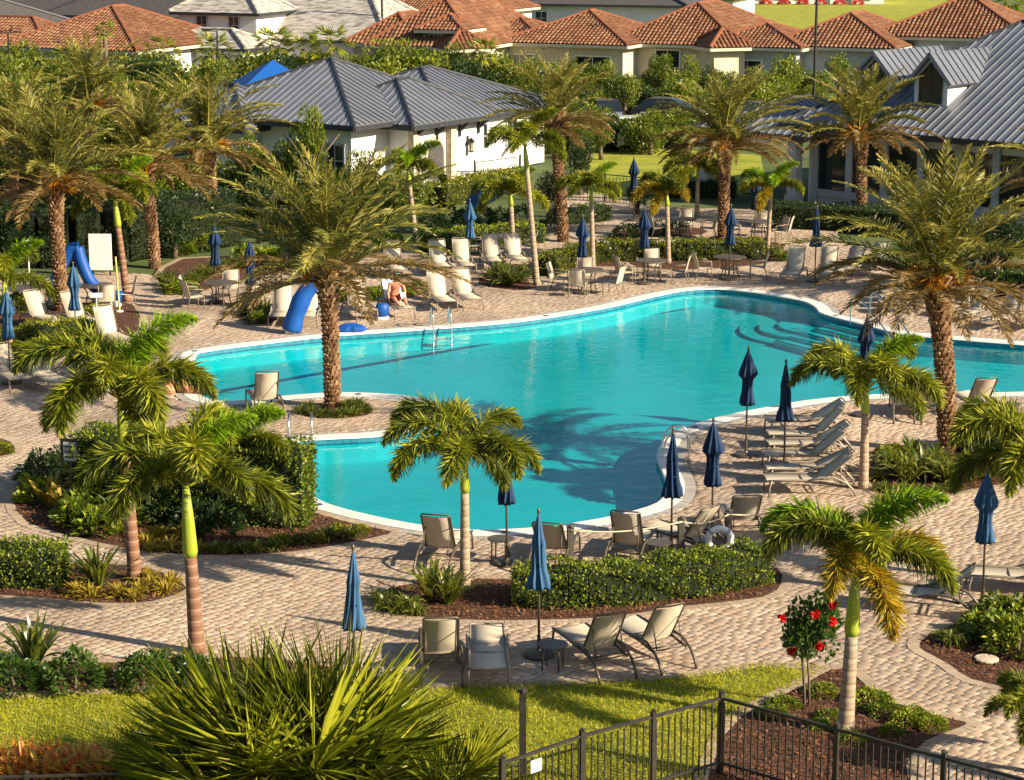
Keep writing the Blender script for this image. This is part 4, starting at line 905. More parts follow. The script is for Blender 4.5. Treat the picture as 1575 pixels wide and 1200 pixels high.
lounger((52,588),(92,606),40,'lounger in shade beside another at the terrace end')
lounger((424,656),(392,612),66,'dark-framed lounger on the pool peninsula',dark=True)
lounger((1526,652),(1472,622),55,'dark-framed lounger beside the small black side table',dark=True)
lounger((1396,655),(1388,626),60,'lounger between the foxtail palm and leaning date palm',dark=True)
lounger((1428,655),(1424,626),60,'lounger just left of the leaning date palm stem',dark=True)
lounger((1500,948),(1348,934),40,'lounger with grey sling by the corner bed',dark=True)
lounger((1640,914),(1496,908),6,'flat lounger beyond the pale blue umbrella base')

def chair_meshes(dark):
    key = ('c', dark)
    if key in LMESH: return LMESH[key]
    fm = M['bronze'] if dark else M['pale_frame']; out = []
    for y in (-.26, .26):
        mb = MB(); mb.tube([(.24,y,0),(.25,y,.3),(.22,y,.62),(.0,y,.64),(-.24,y,.66)], .016, 6); out.append(('leg', mb.mesh('leg', fm, True)))
        mb = MB(); mb.tube([(-.34,y,0),(-.22,y,.40),(-.28,y,.66),(-.36,y,.92)], .016, 6); out.append(('leg', mb.mesh('leg', fm, True)))
    out.append(('seat_sling', sheet_strip([(.25,.42),(.0,.40),(-.22,.39)], .5, sag=.02).mesh('seat_sling', M['sling'], True)))
    out.append(('back_sling', sheet_strip([(-.22,.40),(-.28,.66),(-.36,.92)], .5).mesh('back_sling', M['sling'], True)))
    mb = MB()
    for x, z in ((.25,.405),(-.22,.38),(-.36,.925)): mb.tube([(x,-.26,z),(x,.26,z)], .014, 6)
    out.append(('frame', mb.mesh('frame', fm, True))); LMESH[key] = out; return out
def chair(p, rz, label, group, dark=False):
    t = thing('patio_chair', label, 'chair', (p.x, p.y, .015), rz, group)
    for n, me in chair_meshes(dark): ob(n, me, t)
mb = MB(); mb.lathe([(.50,.690),(.55,.70),(.56,.715),(.55,.73),(.02,.735)], 28); TT = mb.mesh('table_top', M['bronze'])
mb = MB(); mb.tube([(.36,0,0),(.30,0,.12),(.26,0,.5),(.38,0,.70)], .02, 6); TL = mb.mesh('leg', M['bronze'], True)
mb = MB(); mb.lathe([(.30,.30),(.33,.31),(.33,.325),(.02,.33)], 18); TS = mb.mesh('shelf_ring', M['bronze'])
def table(px, label, angs, clabel, sc=1.0):
    p = P(*px); t = thing('round_patio_table', label, 'table', (p.x,p.y,.015), .4, 'round patio tables', sc)
    ob('table_top', TT, t); ob('shelf_ring', TS, t)
    for k in range(4): ob('leg', TL, t, None, k*math.pi/2)
    for a in angs:
        q = p + Vector((math.cos(R(a)), math.sin(R(a)), 0))*.95; chair(q, R(a)+math.pi+random.uniform(-.25,.25), clabel, 'chairs at '+clabel[-30:])
table((903,449), 'round table before the tall slim foxtail palm', [170,95,250,330], 'chair at the round table nearest the tall slim palm')
table((1002,434), 'round table before the yellowing foxtail palm', [185,200,85,345], 'chair at the table before the yellowing palm')
table((1122,428), 'round table before the hedge end and date palm', [190,355], 'chair at the table before the hedge end')
table((340,470), 'round table beside the agapanthus bed', [175,215,345,80], 'chair at the table by the agapanthus bed')
table((148,474), 'round table before the draped blue slide', [300,20], 'chair at the table before the blue slide')
table((1050,366), 'round table on the far patio left of the date palm', [180,350,80], 'chair at the far table left of the date palm')
table((1166,370), 'round table on the far patio right of the date palm', [185,80,355], 'chair at the far table right of the date palm')
table((772,394), 'round table behind the back row loungers', [180,350], 'chair at the table behind the back row')
table((40,478), 'round table half hidden behind the date palm stem', [20], 'chair at the table behind the date palm stem')
chair(P(1196,372), R(200), 'cream chair by the shaded hedge at the far patio', None)
mb = MB(); mb.lathe([(.24,.41),(.26,.42),(.26,.435),(.02,.44)], 20); ST = mb.mesh('table_top', M['bronze'])
mb = MB(); mb.tube([(.2,0,0),(.19,0,.42)], .016, 6); SL = mb.mesh('leg', M['bronze'], True)
for (x,y,lab) in ((850,1030,'small round side table at the front umbrella base'),(770,862,'small side table beside the umbrella pole at the pool rim'),(1012,868,'small side table between two loungers by the rope'),(1552,648,'small black side table right of the dark-framed lounger')):
    p = P(x,y); t = thing('side_table', lab, 'side table', (p.x,p.y,.015), .5, 'small side tables'); ob('table_top', ST, t)
    for k in range(4): ob('leg', SL, t, None, k*math.pi/2)

UM = {}
def umb_mesh(m, v):
    if (m, v) in UM: return UM[m, v]
    mb = MB(); g = random.Random(v)
    ph = g.uniform(0,6)
    prof = [(.015,2.50),(.04,2.44),(.085,2.30),(.13,2.10),(.165,1.93),(.14,1.90),(.095,1.82),(.085,1.66),(.09,1.52),(.105,1.38),(.125,1.28),(.12,1.20),(.03,1.26)]
    if v % 4 in (1, 2): prof = [(.012,2.50),(.03,2.44),(.05,2.30),(.07,2.10),(.085,1.98),(.075,1.95),(.08,1.82),(.092,1.66),(.105,1.52),(.125,1.38),(.15,1.26),(.145,1.20),(.03,1.26)]
    prof = [(r*(1+g.uniform(-.08,.08)), z) for r, z in prof]
    n = 48; vs = []; fs = []
    for i, (r, z) in enumerate(prof):
        tw = .55*(i/len(prof))**1.5*(1 if v % 2 else -1)
        for j in range(n):
            a = 2*math.pi*j/n; k = 1 + (.34*math.cos(8*a+ph) + .14*math.cos(16*a+ph*2) + .08*math.sin(3*a+i*.8+ph)) * min(1, i/4)
            vs.append((r*k*math.cos(a+tw), r*k*math.sin(a+tw), z))
    for i in range(len(prof)-1):
        for j in range(n): fs.append((i*n+j,(i+1)*n+j,(i+1)*n+(j+1)%n,i*n+(j+1)%n))
    mb.add(vs, fs); me = mb.mesh('canopy', M[m], True); a = me.attributes.new('v','FLOAT','POINT'); 
    a.data.foreach_set('value', [.5 + .5*math.cos(8*2*math.pi*(q % n)/n) for q in range(len(vs))]); UM[m, v] = me; return me
mb = MB(); mb.tube([(0,0,0),(0,0,2.52)], .022, 8); UP = mb.mesh('pole', M['bronze'], True)
mb = MB(); mb.lathe([(.27,0),(.28,.03),(.25,.06),(.05,.09),(.035,.12),(.032,.36),(.02,.36)], 22); UB = mb.mesh('base', M['bronze'], False)
mb = MB(); mb.lathe([(.012,2.50),(.03,2.53),(.032,2.56),(.012,2.60),(.002,2.61)], 10); UF = mb.mesh('finial', M['bronze'], True)
mb = MB(); mb.lathe([(.10,1.60),(.105,1.615),(.10,1.63),(.07,1.63)], 16); US = mb.mesh('strap', M['navy'], True)
def umbrella(px, py, m, label, v=0, sc=1.0, tilt=0):
    p = P(px,py); t = thing('closed_umbrella', label, 'umbrella', (p.x,p.y,.015), v*1.1, 'closed patio umbrellas', sc); t.rotation_euler = (tilt, R(random.uniform(-1,1)), v*1.1)
    ob('base', UB, t); ob('pole', UP, t); ob('canopy', umb_mesh(m, v % 4), t); ob('finial', UF, t); ob('strap', US, t)
for a in ((545,1078,'blue','closed blue umbrella behind the fan palm clump'),(829,1010,'blue','closed blue umbrella with the small round table before the hedge'),(780,868,'navy','closed navy umbrella beside the slender foxtail palm'),(1032,856,'navy','closed navy umbrella between the rope posts'),
 (1095,838,'navy','closed navy umbrella right of the pool ladder hoops'),(1147,702,'navy','closed navy umbrella at the left end of the six loungers, heavy round base'),(1206,728,'navy','closed navy umbrella standing within the row of six loungers'),(1326,640,'navy','closed navy umbrella behind the foxtail palm with the pool behind'),
 (1511,934,'blue','closed pale blue umbrella standing alone under the drooping fronds'),(895,452,'navy','closed umbrella at the table nearest the tall slim palm'),(991,437,'navy','closed umbrella at the table before the yellowing palm'),(1121,431,'navy','closed umbrella beside the far date palm stem'),
 (1160,372,'navy','closed umbrella on the far patio right of the date palm'),(723,421,'blue','closed blue umbrella behind the back row loungers'),(118,542,'blue','closed faded umbrella beside the date palm before the slide'),(16,590,'blue','closed umbrella in the date palm border cut by the view'),
 (1253,434,'navy','closed umbrella between the two cream loungers beyond the steps'),(333,466,'navy','closed umbrella at the table by the agapanthus bed'),(386,498,'navy','closed umbrella pole beside the small shrub bed'),(975,340,'navy','closed umbrella deep in the far patio planting')):
    umbrella(a[0], a[1], a[2], a[3], (a[0]*7) % 13)
# open tilted parasol by the clubhouse
p = P(748,352); t = thing('open_parasol', 'open tilted blue parasol by the clubhouse hedge', 'umbrella', (p.x,p.y,0), 0, None, .78)
mb = MB(); mb.tube([(0,0,0),(0,0,1.7),(-.1,.1,2.3)], .025, 8); mb.build('pole', M['bronze'], t, True)
mb = MB(); mb.lathe([(.27,0),(.25,.06),(.03,.1)], 20); mb.build('base', M['bronze'], t)
T = Matrix.Translation((-.1,.1,2.3)) @ Matrix.Rotation(R(-28),4,'Y') @ Matrix.Rotation(R(18),4,'X')
for k in range(8):
    a0, a1 = k*math.pi/4, (k+1)*math.pi/4; mb = MB()
    q = [T @ Vector(v) for v in ((0,0,0),(math.cos(a0)*.75,math.sin(a0)*.75,-.22),(math.cos(a0)*1.35,math.sin(a0)*1.35,-.55),(math.cos((a0+a1)/2)*1.25,math.sin((a0+a1)/2)*1.25,-.52),(math.cos(a1)*1.35,math.sin(a1)*1.35,-.55),(math.cos(a1)*.75,math.sin(a1)*.75,-.22))]
    mb.add(q, ((0,1,2,3,4,5),)); mb.build('canopy_panel', M['blue'], t)

# ladders and rails
def rail(px, rz, label, pts_list, name='pool_ladder', loc=None):
    p = P(*px); t = thing(name, label, 'ladder' if 'ladder' in name else 'handrail', (p.x,p.y,.0), rz)
    for pts in pts_list:
        mb = MB(); mb.tube(spline([Vector(q) for q in pts], 5, False), .024, 8); mb.build('rail', M['steel'], t, True)
    return t
hoop = lambda y: [(-.55,y,.02),(-.55,y,.42),(-.44,y,.6),(-.2,y,.62),(-.02,y,.44),(.05,y,.15),(.10,y,-.15),(.12,y,-.5)]
for px, rz, lab in (((680,508),-1.4,'steel pool ladder before the cream loungers'),((1022,700),math.pi,'steel pool ladder hoops at the recess in the near pool rim'),((462,680),-1.5,'steel pool ladder on the pool peninsula')):
    t = rail(px, rz, lab, [hoop(-.27), hoop(.27)])
    for z in (-.25,-.45): mb = MB(); mb.box((.1,0,z),(.09,.5,.03)); mb.build('tread', M['steel'], t)
t = rail((1340,505), -1.15, 'steel handrail of the broad entry steps', [[(-.6,.35,0),(-.6,.35,.85),(-.3,.35,.95),(.6,.35,.55),(1.7,.35,-.1),(1.75,.35,-.6)],[(-.6,-.35,0),(-.6,-.35,.85),(-.3,-.35,.95),(.6,-.35,.55),(1.7,-.35,-.1),(1.75,-.35,-.6)]], 'stair_handrail')
# blue covered pool lift and slide
def cover(path, rad, label, px, name, foot=True, extra=None):
    p = P(*px); t = thing(name, label, 'pool equipment', (p.x,p.y,.02)); mb = MB(); vs = []
    sp = spline([Vector(q) for q in path], 5, False); k = len(sp)
    rr = [rad[0] + (rad[1]-rad[0])*i/(k-1) for i in range(k)]; g = random.Random(3)
    mb.tube(sp, [r*(1+.05*math.sin(i*.9)) for i, r in enumerate(rr)], 10); mb.build('fabric_cover', M['cover'], t, True)
    if foot: mb = MB(); mb.box((path[0][0], path[0][1], .05), (.34,.34,.1)); mb.build('base', M['white'], t)
    return t
t = cover([(-.25,-.1,.08),(-.12,-.1,.55),(.1,-.05,1.05),(.42,.05,1.5),(.55,.1,1.62)], (.29,.24), 'pool lift wrapped in bright blue cover between two loungers', (462,512), 'covered_pool_lift')
mb = MB(); mb.lathe([(.30,0),(.36,.06),(.30,.16),(.12,.24),(.02,.25)], 12, (1.5,.15,.0), rf=lambda a,t: 1+.35*math.cos(2*a)); mb.build('seat_cover', M['cover'], t)
t = cover([(-.75,0,.5),(-.55,0,1.0),(-.15,0,1.72),(.15,0,1.8)], (.17,.24), 'tall blue draped slide behind the date palm', (118,470), 'draped_slide', False)
mb = MB(); mb.tube(spline([Vector(q) for q in [(.1,0,1.85),(.25,-.05,1.3),(.5,-.1,.75),(.95,-.15,.38),(1.5,-.2,.28)]],5,False), .2, 10); mb.build('chute_cover', M['cover'], t, True)
mb = MB(); mb.box((-.75,0,.25),(.26,.26,.5)); mb.box((1.3,-.2,.1),(.3,.3,.2)); mb.build('base', M['white'], t)
p = P(156,424); t = thing('screen_board', 'white upright board standing before the dark hedge', 'panel', (p.x,p.y,0), R(-4))
mb = MB(); mb.box((0,0,.82),(.78,.05,1.25)); mb.build('board', M['white'], t)
for x in (-.3,.3): mb = MB(); mb.box((x,.05,.3),(.05,.05,.6)); mb.build('leg', M['black'], t)
p = P(150,500); t = thing('small_sign', 'small blank white sign on a thin post in the border', 'sign', (p.x,p.y,0), .1); mb = MB(); mb.tube([(0,0,0),(0,0,.85)],.018,6); mb.build('post', M['white'], t); mb = MB(); mb.box((0,-.02,.92),(.38,.02,.14)); mb.build('board', M['white'], t)
p = P(184,480); t = thing('yellow_pole', 'tall thin yellow pole beside the lime foxtail palm', 'pole', (p.x,p.y,0)); mb = MB(); mb.tube([(0,0,0),(-.06,0,1.75)],.03,8); mb.build('shaft', mat('yellow_paint',(.62,.5,.12)), t); mb = MB(); mb.lathe([(.12,0),(.12,.04),(.03,.06)],12); mb.build('foot', M['white'], t)
p = P(45,420); t = thing('small_sign', 'small pale sign on a post before the dark hedge', 'sign', (p.x,p.y,0)); mb = MB(); mb.tube([(0,0,0),(0,0,1.0)],.025,6); mb.build('post', M['white'], t); mb = MB(); mb.box((0,-.03,1.05),(.25,.03,.2)); mb.build('board', M['white'], t)
p = P(588,492); t = thing('beach_bag', 'blue beach bag with white bottom beside the sitting person', 'bag', (p.x,p.y,.015), .3)
mb = MB(); mb.lathe([(.14,.09),(.19,.14),(.2,.32),(.17,.46),(.12,.5)], 14, rf=lambda a,t: 1+.12*math.cos(2*a)); mb.build('bag', M['cover'], t, True)
mb = MB(); mb.lathe([(.19,0),(.2,.03),(.18,.09),(.1,.09)], 14, rf=lambda a,t: 1+.15*math.cos(2*a)); mb.build('bottom', M['white'], t, True)
mb = MB(); mb.tube(spline([Vector(q) for q in [(-.1,0,.45),(-.08,0,.68),(.08,0,.68),(.1,0,.45)]],4,False),.014,6); mb.build('handle', M['navy'], t)
# boulders of the little waterfall
g = random.Random(2); wf = thing('rock_waterfall', 'orange-brown boulders of a small waterfall at the pool end', 'rocks', P(288,604), 0, None, .72)
M['rock'] = mat('orange_rock', [(.22,.09,.04),(.42,.2,.09),(.55,.33,.18)], scale=5, rough=.9, bump=.7)
for i, (x,y,z,r) in enumerate(((0,0,.25,.42),(.45,-.1,.15,.3),(-.5,.3,.3,.45),(.1,.5,.55,.42),(-.2,.9,.7,.45),(.35,.3,.35,.3),(-.7,-.2,.15,.32))):
    bm = bmesh.new(); bmesh.ops.create_icosphere(bm, subdivisions=2, radius=r)
    for v in bm.verts: v.co *= 1 + g.uniform(-.16,.16); v.co.z *= .8
    me = bpy.data.meshes.new('boulder'); bm.to_mesh(me); bm.free(); me.materials.append(M['rock']); ob('boulder', me, wf, (x,y,z))
# rope barrier with posts and life ring
RP = [(877,876,'weathered post with rope behind the clipped hedge'),(1047,862,'dark post with rope beside the closed umbrella'),(1119,850,'post with rope carrying the life ring'),(1240,832,'post with rope hidden in the palm fronds')]
tops = []
for (x,y,lab) in RP:
    p = P(x,y); t = thing('rope_post', lab, 'post', (p.x,p.y,0), .2, 'rope posts'); mb = MB(); mb.box((0,0,.42),(.12,.12,.86)); mb.build('post', M['wood'], t); mb = MB(); mb.lathe([(.085,.85),(.085,.87),(.02,.9)],4); mb.build('cap', M['wood'], t); tops.append(p + Vector((0,0,.8)))
r_ = thing('barrier_rope', 'pale rope strung between the wooden posts', 'rope', (0,0,0)); 
for i, (a, b) in enumerate(zip(tops[0:], tops[1:])):
    mb = MB(); mb.tube([a.lerp(b, k/10) - Vector((0,0,.10*math.sin(math.pi*k/10))) + Vector((0,-.07,0)) for k in range(11)], .016, 6); mb.build('rope_span', M['rope'], r_, True)
p = P(1106,868); lr = thing('life_ring', 'white life ring hung on the rope post', 'life ring', (p.x,p.y,.5)); mb = MB()
mb.tube([(math.cos(a)*.22, 0, math.sin(a)*.22) for a in [2*math.pi*k/24 for k in range(25)]], .065, 10, cap=False); o = mb.build('ring', M['white'], lr, True)
for k in range(4):
    a = math.pi/4 + k*math.pi/2; mb = MB(); c = Vector((math.cos(a)*.22,0,math.sin(a)*.22)); tg = Vector((-math.sin(a),0,math.cos(a))); mb.tube([c-tg*.03, c+tg*.03], .071, 10); mb.build('band', M['graypaint'], lr, True)
# notice on the tall hedge end
p = P(128,775); t = thing('pool_rules_sign', 'notice board fixed at the end of the tall hedge', 'sign', (p.x-.15,p.y-.4,0), R(-12)); mb = MB(); mb.box((0,.05,.7),(.06,.06,1.4)); mb.build('post', M['black'], t)
mb = MB(); mb.box((0,0,1.28),(.40,.03,.50)); mb.build('backing', M['black'], t); mb = MB(); mb.box((0.02,-.02,1.26),(.30,.012,.40)); b = mb.build('board', M['graypaint'], t)
for k in range(3): mb = MB(); mb.box((.0,-.028,1.36-.11*k),(.22,.004,.03)); mb.build('text_line', M['navy'], b)
# stepping disc
p = P(1517,1018); t = tag(MB().lathe([(.20,0),(.21,.03),(.19,.045),(.02,.05)],14).build('stone_disc', M['stone']), 'pale round valve cover lying in the mulch of the corner bed', 'cover'); t.location = (p.x,p.y,.03)
# ---------------------------------------------------------------- fences
mb = MB(); mb.box((0,0,.56),(.019,.019,1.08)); PK = mb.mesh('picket', M['fence'])
mb = MB(); mb.box((0,0,.62),(.065,.065,1.24)); mb.lathe([(.05,1.24),(.05,1.26),(.005,1.29)],4); PO = mb.mesh('post', M['fence'])
mb = MB(); mb.box((0,0,.87),(.10,.10,1.74)); mb.lathe([(.075,1.74),(.075,1.765),(.01,1.80)],4); PT = mb.mesh('post', M['fence'])
def fence(a, b, label, h=1.2, posts=(0,1), step=.115, pk=PK, name='metal_fence', cat='fence', zsc=1.0):
    d = b-a; L = d.length; rz = math.atan2(d.y,d.x); t = thing(name, label, cat, (a.x,a.y,0), rz, None); t.scale = (1,1,zsc)
    for z, hh in ((1.16,.04),(.16,.035)): mb = MB(); mb.box((L/2,0,z),(L,.042,hh)); mb.build('rail', M['fence'], t)
    n = int(L/step)
    for i in range(n): ob('picket', pk, t, ((i+.5)*L/n, 0, 0))
    for f in posts: ob('post', PO, t, (f*L,0,0))
    return t
fa, fb, fc, fd = P(1110,1066,1.24), P(895,1124,1.24), P(772,1166,1.24), P(1760,1240,1.24)
for q in (fa,fb,fc,fd): q.z = 0
fence(fb, fa, 'black metal fence panel from the gate to the corner', posts=(0,.5,1))
fence(fc, fb, 'black metal gate panel beside the tall post', posts=(0,), name='metal_gate', cat='gate')
fence(fa, fd, 'black metal fence running from the corner past the palm stem', posts=(.3,.56,.8))
p = P(804,1172); q = P(804,1064,1.74); tp = thing('gate_post', 'tall black post behind the gate', 'post', (q.x,q.y,0)); ob('post', PT, tp)
f0 = P(-60,1190,.9); f1 = P(190,1184,.9); f0.z = f1.z = 0
fence(f0, f1, 'low metal railing below the orange bromeliads', posts=(.4,), zsc=.72)
d = (fb-fc).normalized(); s0 = fc.lerp(fb, .42); sg = thing('gate_sign', 'small white notice on the gate', 'sign', (s0.x,s0.y-.05,.98), math.atan2(d.y,d.x)); mb = MB(); mb.box((0,0,0),(.2,.01,.18)); b = mb.build('plate', M['white'], sg)
for k in range(2): mb = MB(); mb.box((-.01+.04*k,-.008,.04-.06*k),(.10-.03*k,.004,.02)); mb.build('print_line', M['graypaint'], b)
g0, g1 = P(842,308), P(992,316)
fence(g0, P(930,310), 'black metal fence across the end of the path', posts=(0,1), step=.16); fence(P(930,310), g1, 'black metal fence right of the path end', posts=(1,), step=.16)
fence(P(730,290), P(800,280), 'grey metal railing beside the white clubhouse wall', posts=(0,1), step=.16)
# ---------------------------------------------------------------- buildings
def face_frame(poly):
    a, b = poly[0], poly[1]; e = (b-a).normalized(); n = (b-a).cross(poly[2]-a).normalized(); s = n.cross(e)
    return a, e, s, n, [((p-a).dot(e), (p-a).dot(s)) for p in poly]
def span(q, u):
    v = []
    for (u0,v0),(u1,v1) in zip(q, q[1:]+q[:1]):
        if (u0 <= u) != (u1 <= u): v.append(v0 + (v1-v0)*(u-u0)/(u1-u0))
    return (min(v), max(v)) if len(v) >= 2 else None
def tile_face(acc, poly, w=.30, course=.40):
    a, e, s, n, q = face_frame(poly); U = max(p[0] for p in q); k = max(1, int(U/w)); w = U/k
    prof = [(-.46,-.01),(-.28,.075),(0,.105),(.28,.075),(.46,-.01)]
    for i in range(k):
        u = (i+.5)*w; sp = span(q, u)
        if not sp or sp[1]-sp[0] < .1: continue
        m = max(1, int(round((sp[1]-sp[0])/course))); 
        for j in range(m):
            v0 = sp[0] + (sp[1]-sp[0])*j/m - (.06 if j == 0 else .02); v1 = sp[0] + (sp[1]-sp[0])*(j+1)/m
            b = len(acc[0])
            for v, sc, dz in ((v0,1.0,.03),(v1,.86,.0)):
                for (du,dn) in prof: acc[0].append(a + e*(u+du*w*sc) + s*v + n*(dn*w/.30*sc + dz))
            acc[1].extend([(b+t, b+t+1, b+6+t, b+5+t) for t in range(4)])
            acc[2].extend([random.random()]*10)
def seam_face(parent, poly, w=.38):
    a, e, s, n, q = face_frame(poly); U = max(p[0] for p in q); k = max(1, int(U/w)); w = U/k
    for i in range(k):
        u0, u1 = i*w, (i+1)*w; pts = list(q)
        for lim, sg in ((u0,1),(u1,-1)):
            out = []
            for (p, r_) in zip(pts, pts[1:]+pts[:1]):
                ip, ir = (p[0]-lim)*sg >= -1e-6, (r_[0]-lim)*sg >= -1e-6
                if ip: out.append(p)
                if ip != ir: t = (lim-p[0])/(r_[0]-p[0]); out.append((lim, p[1]+(r_[1]-p[1])*t))
            pts = out
            if len(pts) < 3: break
        if len(pts) < 3: continue
        mb = MB(); m = len(pts); top = [a + e*p[0] + s*p[1] + n*.03 for p in pts]; mb.add(top + [t - n*.03 for t in top], [tuple(range(m))] + [(j,m+j,m+(j+1)%m,(j+1)%m) for j in range(m)])
        sp = span(q, min(u0+.03, U-.001)) 
        if sp and sp[1]-sp[0] > .15: mb.beam(a + e*(u0+.03) + s*sp[0] + n*.055, a + e*(u0+.03) + s*sp[1] + n*.05, .035, .05, up=n)
        mb.build('roof_panel', M['metalroof'], parent)
def hip(parent, c, a, b, rz, z0, z1, kind, hipr=None, wall=None, inset=.55, zw=0.0, gable=False, faces='frbl'):
    if b > a: a, b = b, a; rz += math.pi/2
    r_ = a if gable else max(.01, a - (hipr if hipr is not None else b))
    T = Matrix.Translation((c[0],c[1],0)) @ Matrix.Rotation(rz,4,'Z')
    L = lambda x,y,z: T @ Vector((x,y,z))
    E = [L(-a,-b,z0), L(a,-b,z0), L(a,b,z0), L(-a,b,z0)]; r0, r1 = L(-r_,0,z1), L(r_,0,z1)
    F_ = {'f':[E[0],E[1],r1,r0],'b':[E[2],E[3],r0,r1]}
    if not gable: F_['r'] = [E[1],E[2],r1]; F_['l'] = [E[3],E[0],r0]
    mb = MB(); base = {'tile':M['tilebase'],'metal':M['metalroof'],'shingle':SHINGLE,'dark':M['darkroof']}[kind]
    for f in F_.values():
        n = (f[1]-f[0]).cross(f[2]-f[0]).normalized(); m = len(f); mb.add(f + [p - n*.16 for p in f], [tuple(range(m)), tuple(range(m,2*m))[::-1]] + [(j,m+j,m+(j+1)%m,(j+1)%m) for j in range(m)])
    roof = mb.build('roof', base, parent)
    mb = MB(); hw = .06 if kind == 'metal' else .11
    lines = [(r0,r1)] + ([] if gable else [(E[0],r0),(E[3],r0),(E[1],r1),(E[2],r1)])
    for p, q in lines:
        if (p-q).length > .1: mb.tube([p + Vector((0,0,.06)), q + Vector((0,0,.06))], hw + .02, 6)
    mb.build('ridge_cap', M['rooftrim'] if kind in ('metal','dark') else (M['tilebase'] if kind == 'tile' else SHINGLE), roof)
    mb = MB()
    for p, q in zip(E, E[1:]+E[:1]): mb.beam(p - Vector((0,0,.11)), q - Vector((0,0,.11)), .12, .2)
    mb.build('fascia', M['rooftrim'] if kind != 'tile' else M['cream'], roof)
    if kind == 'tile':
        acc = ([],[],[])
        for k in F_: 
            if k in faces: tile_face(acc, F_[k])
        o = ob('roof_tiles', np_mesh('roof_tiles', np.array([tuple(v) for v in acc[0]]), np.array(acc[1]), M['tile'], acc[2]), roof); stuff(o)
    if kind == 'metal':
        for k in F_:
            if k in faces: seam_face(roof, F_[k])
    if wall is not None:
        mb = MB(); x, y = a-inset, b-inset; mb.prism([L(-x,-y,0),L(x,-y,0),L(x,y,0),L(-x,y,0)], zw, z0-.05)
        if gable:
            for sx in (-1,1): mb.add([L(sx*x,-y,z0-.05), L(sx*x,y,z0-.05), L(sx*x,0,z1-.3)], ((0,1,2),))
        mb.build('wall', wall, parent)
    return T
def shingle_mat():
    m, t, b, N, L = nodes('grey_shingle'); ge = N.new('ShaderNodeNewGeometry')
    no = N.new('ShaderNodeTexNoise'); no.inputs['Scale'].default_value = 1.4; no.inputs['Detail'].default_value = 3
    mp = N.new('ShaderNodeMapping'); mp.inputs['Scale'].default_value = (.7,2.2,5); L.new(ge.outputs['Position'], mp.inputs[0]); L.new(mp.outputs[0], no.inputs['Vector'])
    r = ramp(N, [(.16,.15,.13),(.36,.33,.29),(.46,.43,.38)], [.35,.5,.65]); L.new(no.outputs['Fac'], r.inputs[0]); L.new(r.outputs[0], b.inputs['Base Color']); b.inputs['Roughness'].default_value = .9
    bu = N.new('ShaderNodeBump'); bu.inputs['Strength'].default_value = .6; bu.inputs['Distance'].default_value = .05; L.new(no.outputs['Fac'], bu.inputs['Height']); L.new(bu.outputs[0], b.inputs['Normal']); return m
SHINGLE = shingle_mat()
def window(parent, T, x, y, z, w, h, side, fm=None, mull=True):
    """window in wall of frame T; side: 'f' faces -y, 'r' faces +x, 'l' faces -x"""
    rz = {'f':0,'r':math.pi/2,'l':-math.pi/2}[side]; A = T @ Matrix.Translation((x,y,z)) @ Matrix.Rotation(rz,4,'Z'); fm = fm or M['white']
    mb = MB(); 
    for c, d in (((0,0,h/2),(w+.16,.10,.09)),((0,0,-h/2),(w+.2,.13,.09)),((-w/2,0,0),(.09,.098,h)),((w/2,0,0),(.09,.098,h))): mb.box(A @ Vector(c), d, M=A.to_3x3().to_4x4())
    if mull: mb.box(A @ Vector((0,-.01,0)), (.04,.06,h), M=A.to_3x3().to_4x4()); mb.box(A @ Vector((0,-.01,0)), (w,.05,.04), M=A.to_3x3().to_4x4())
    f = mb.build('window', fm, parent); mb = MB(); mb.box(A @ Vector((0,.01,0)), (w,.05,h), M=A.to_3x3().to_4x4()); mb.build('pane', M['glass'], f)

# clubhouse with grey seamed roof beside the pool
cb = thing('clubhouse', 'white clubhouse with grey standing seam hip roof and arched entrance', 'building')
C0 = P(545,195,3.3); ua = R(57); u = Vector((math.cos(ua), math.sin(ua),0)); v = Vector((-math.sin(ua), math.cos(ua),0)); sd = 10.4
cc = C0 + u*sd/2 + v*sd/2
T1 = hip(cb, cc, sd/2, sd/2, ua, 3.3, 5.6, 'metal', None, M['stucco'], .75, faces='frl')
c2 = C0 + u*6.3 + v*2.0; hip(cb, c2, 3.6, 3.1, ua, 3.15, 4.75, 'metal', None, M['stucco'], .7, faces='frl')
c3 = C0 + u*13.0 + v*5.5; hip(cb, c3, 5.0, 4.6, ua, 2.9, 4.7, 'metal', None, M['stucco'], .6, faces='frl')
c4 = C0 + u*2.0 + v*8.6; hip(cb, c4, 3.0, 3.4, ua, 3.0, 4.5, 'metal', None, M['stucco'], .6, faces='fl')
T2 = Matrix.Translation((c2.x,c2.y,0)) @ Matrix.Rotation(ua,4,'Z')
def arch(parent, T, x, y, w, h, name, m):
    pts = [(-w/2,0),(w/2,0)] + [(w/2*math.cos(a), h + w/2*math.sin(a)) for a in [math.pi*k/10 for k in range(11)]]
    mb = MB(); n = len(pts); vs = [T @ Vector((x+p[0], y, p[1])) for p in pts] + [T @ Vector((x+p[0], y+.12, p[1])) for p in pts]
    mb.add(vs, [tuple(range(n)), tuple(range(n,2*n))[::-1]] + [(i,n+i,n+(i+1)%n,(i+1)%n) for i in range(n)]); return mb.build(name, m, parent)
yw = -(3.1-.7)
ar = arch(cb, T2, -1.0, yw-.05, 1.5, 1.75, 'entrance', M['stone']); dr = arch(cb, T2, -1.0, yw-.09, 1.15, 1.7, 'door', M['darkroof'])
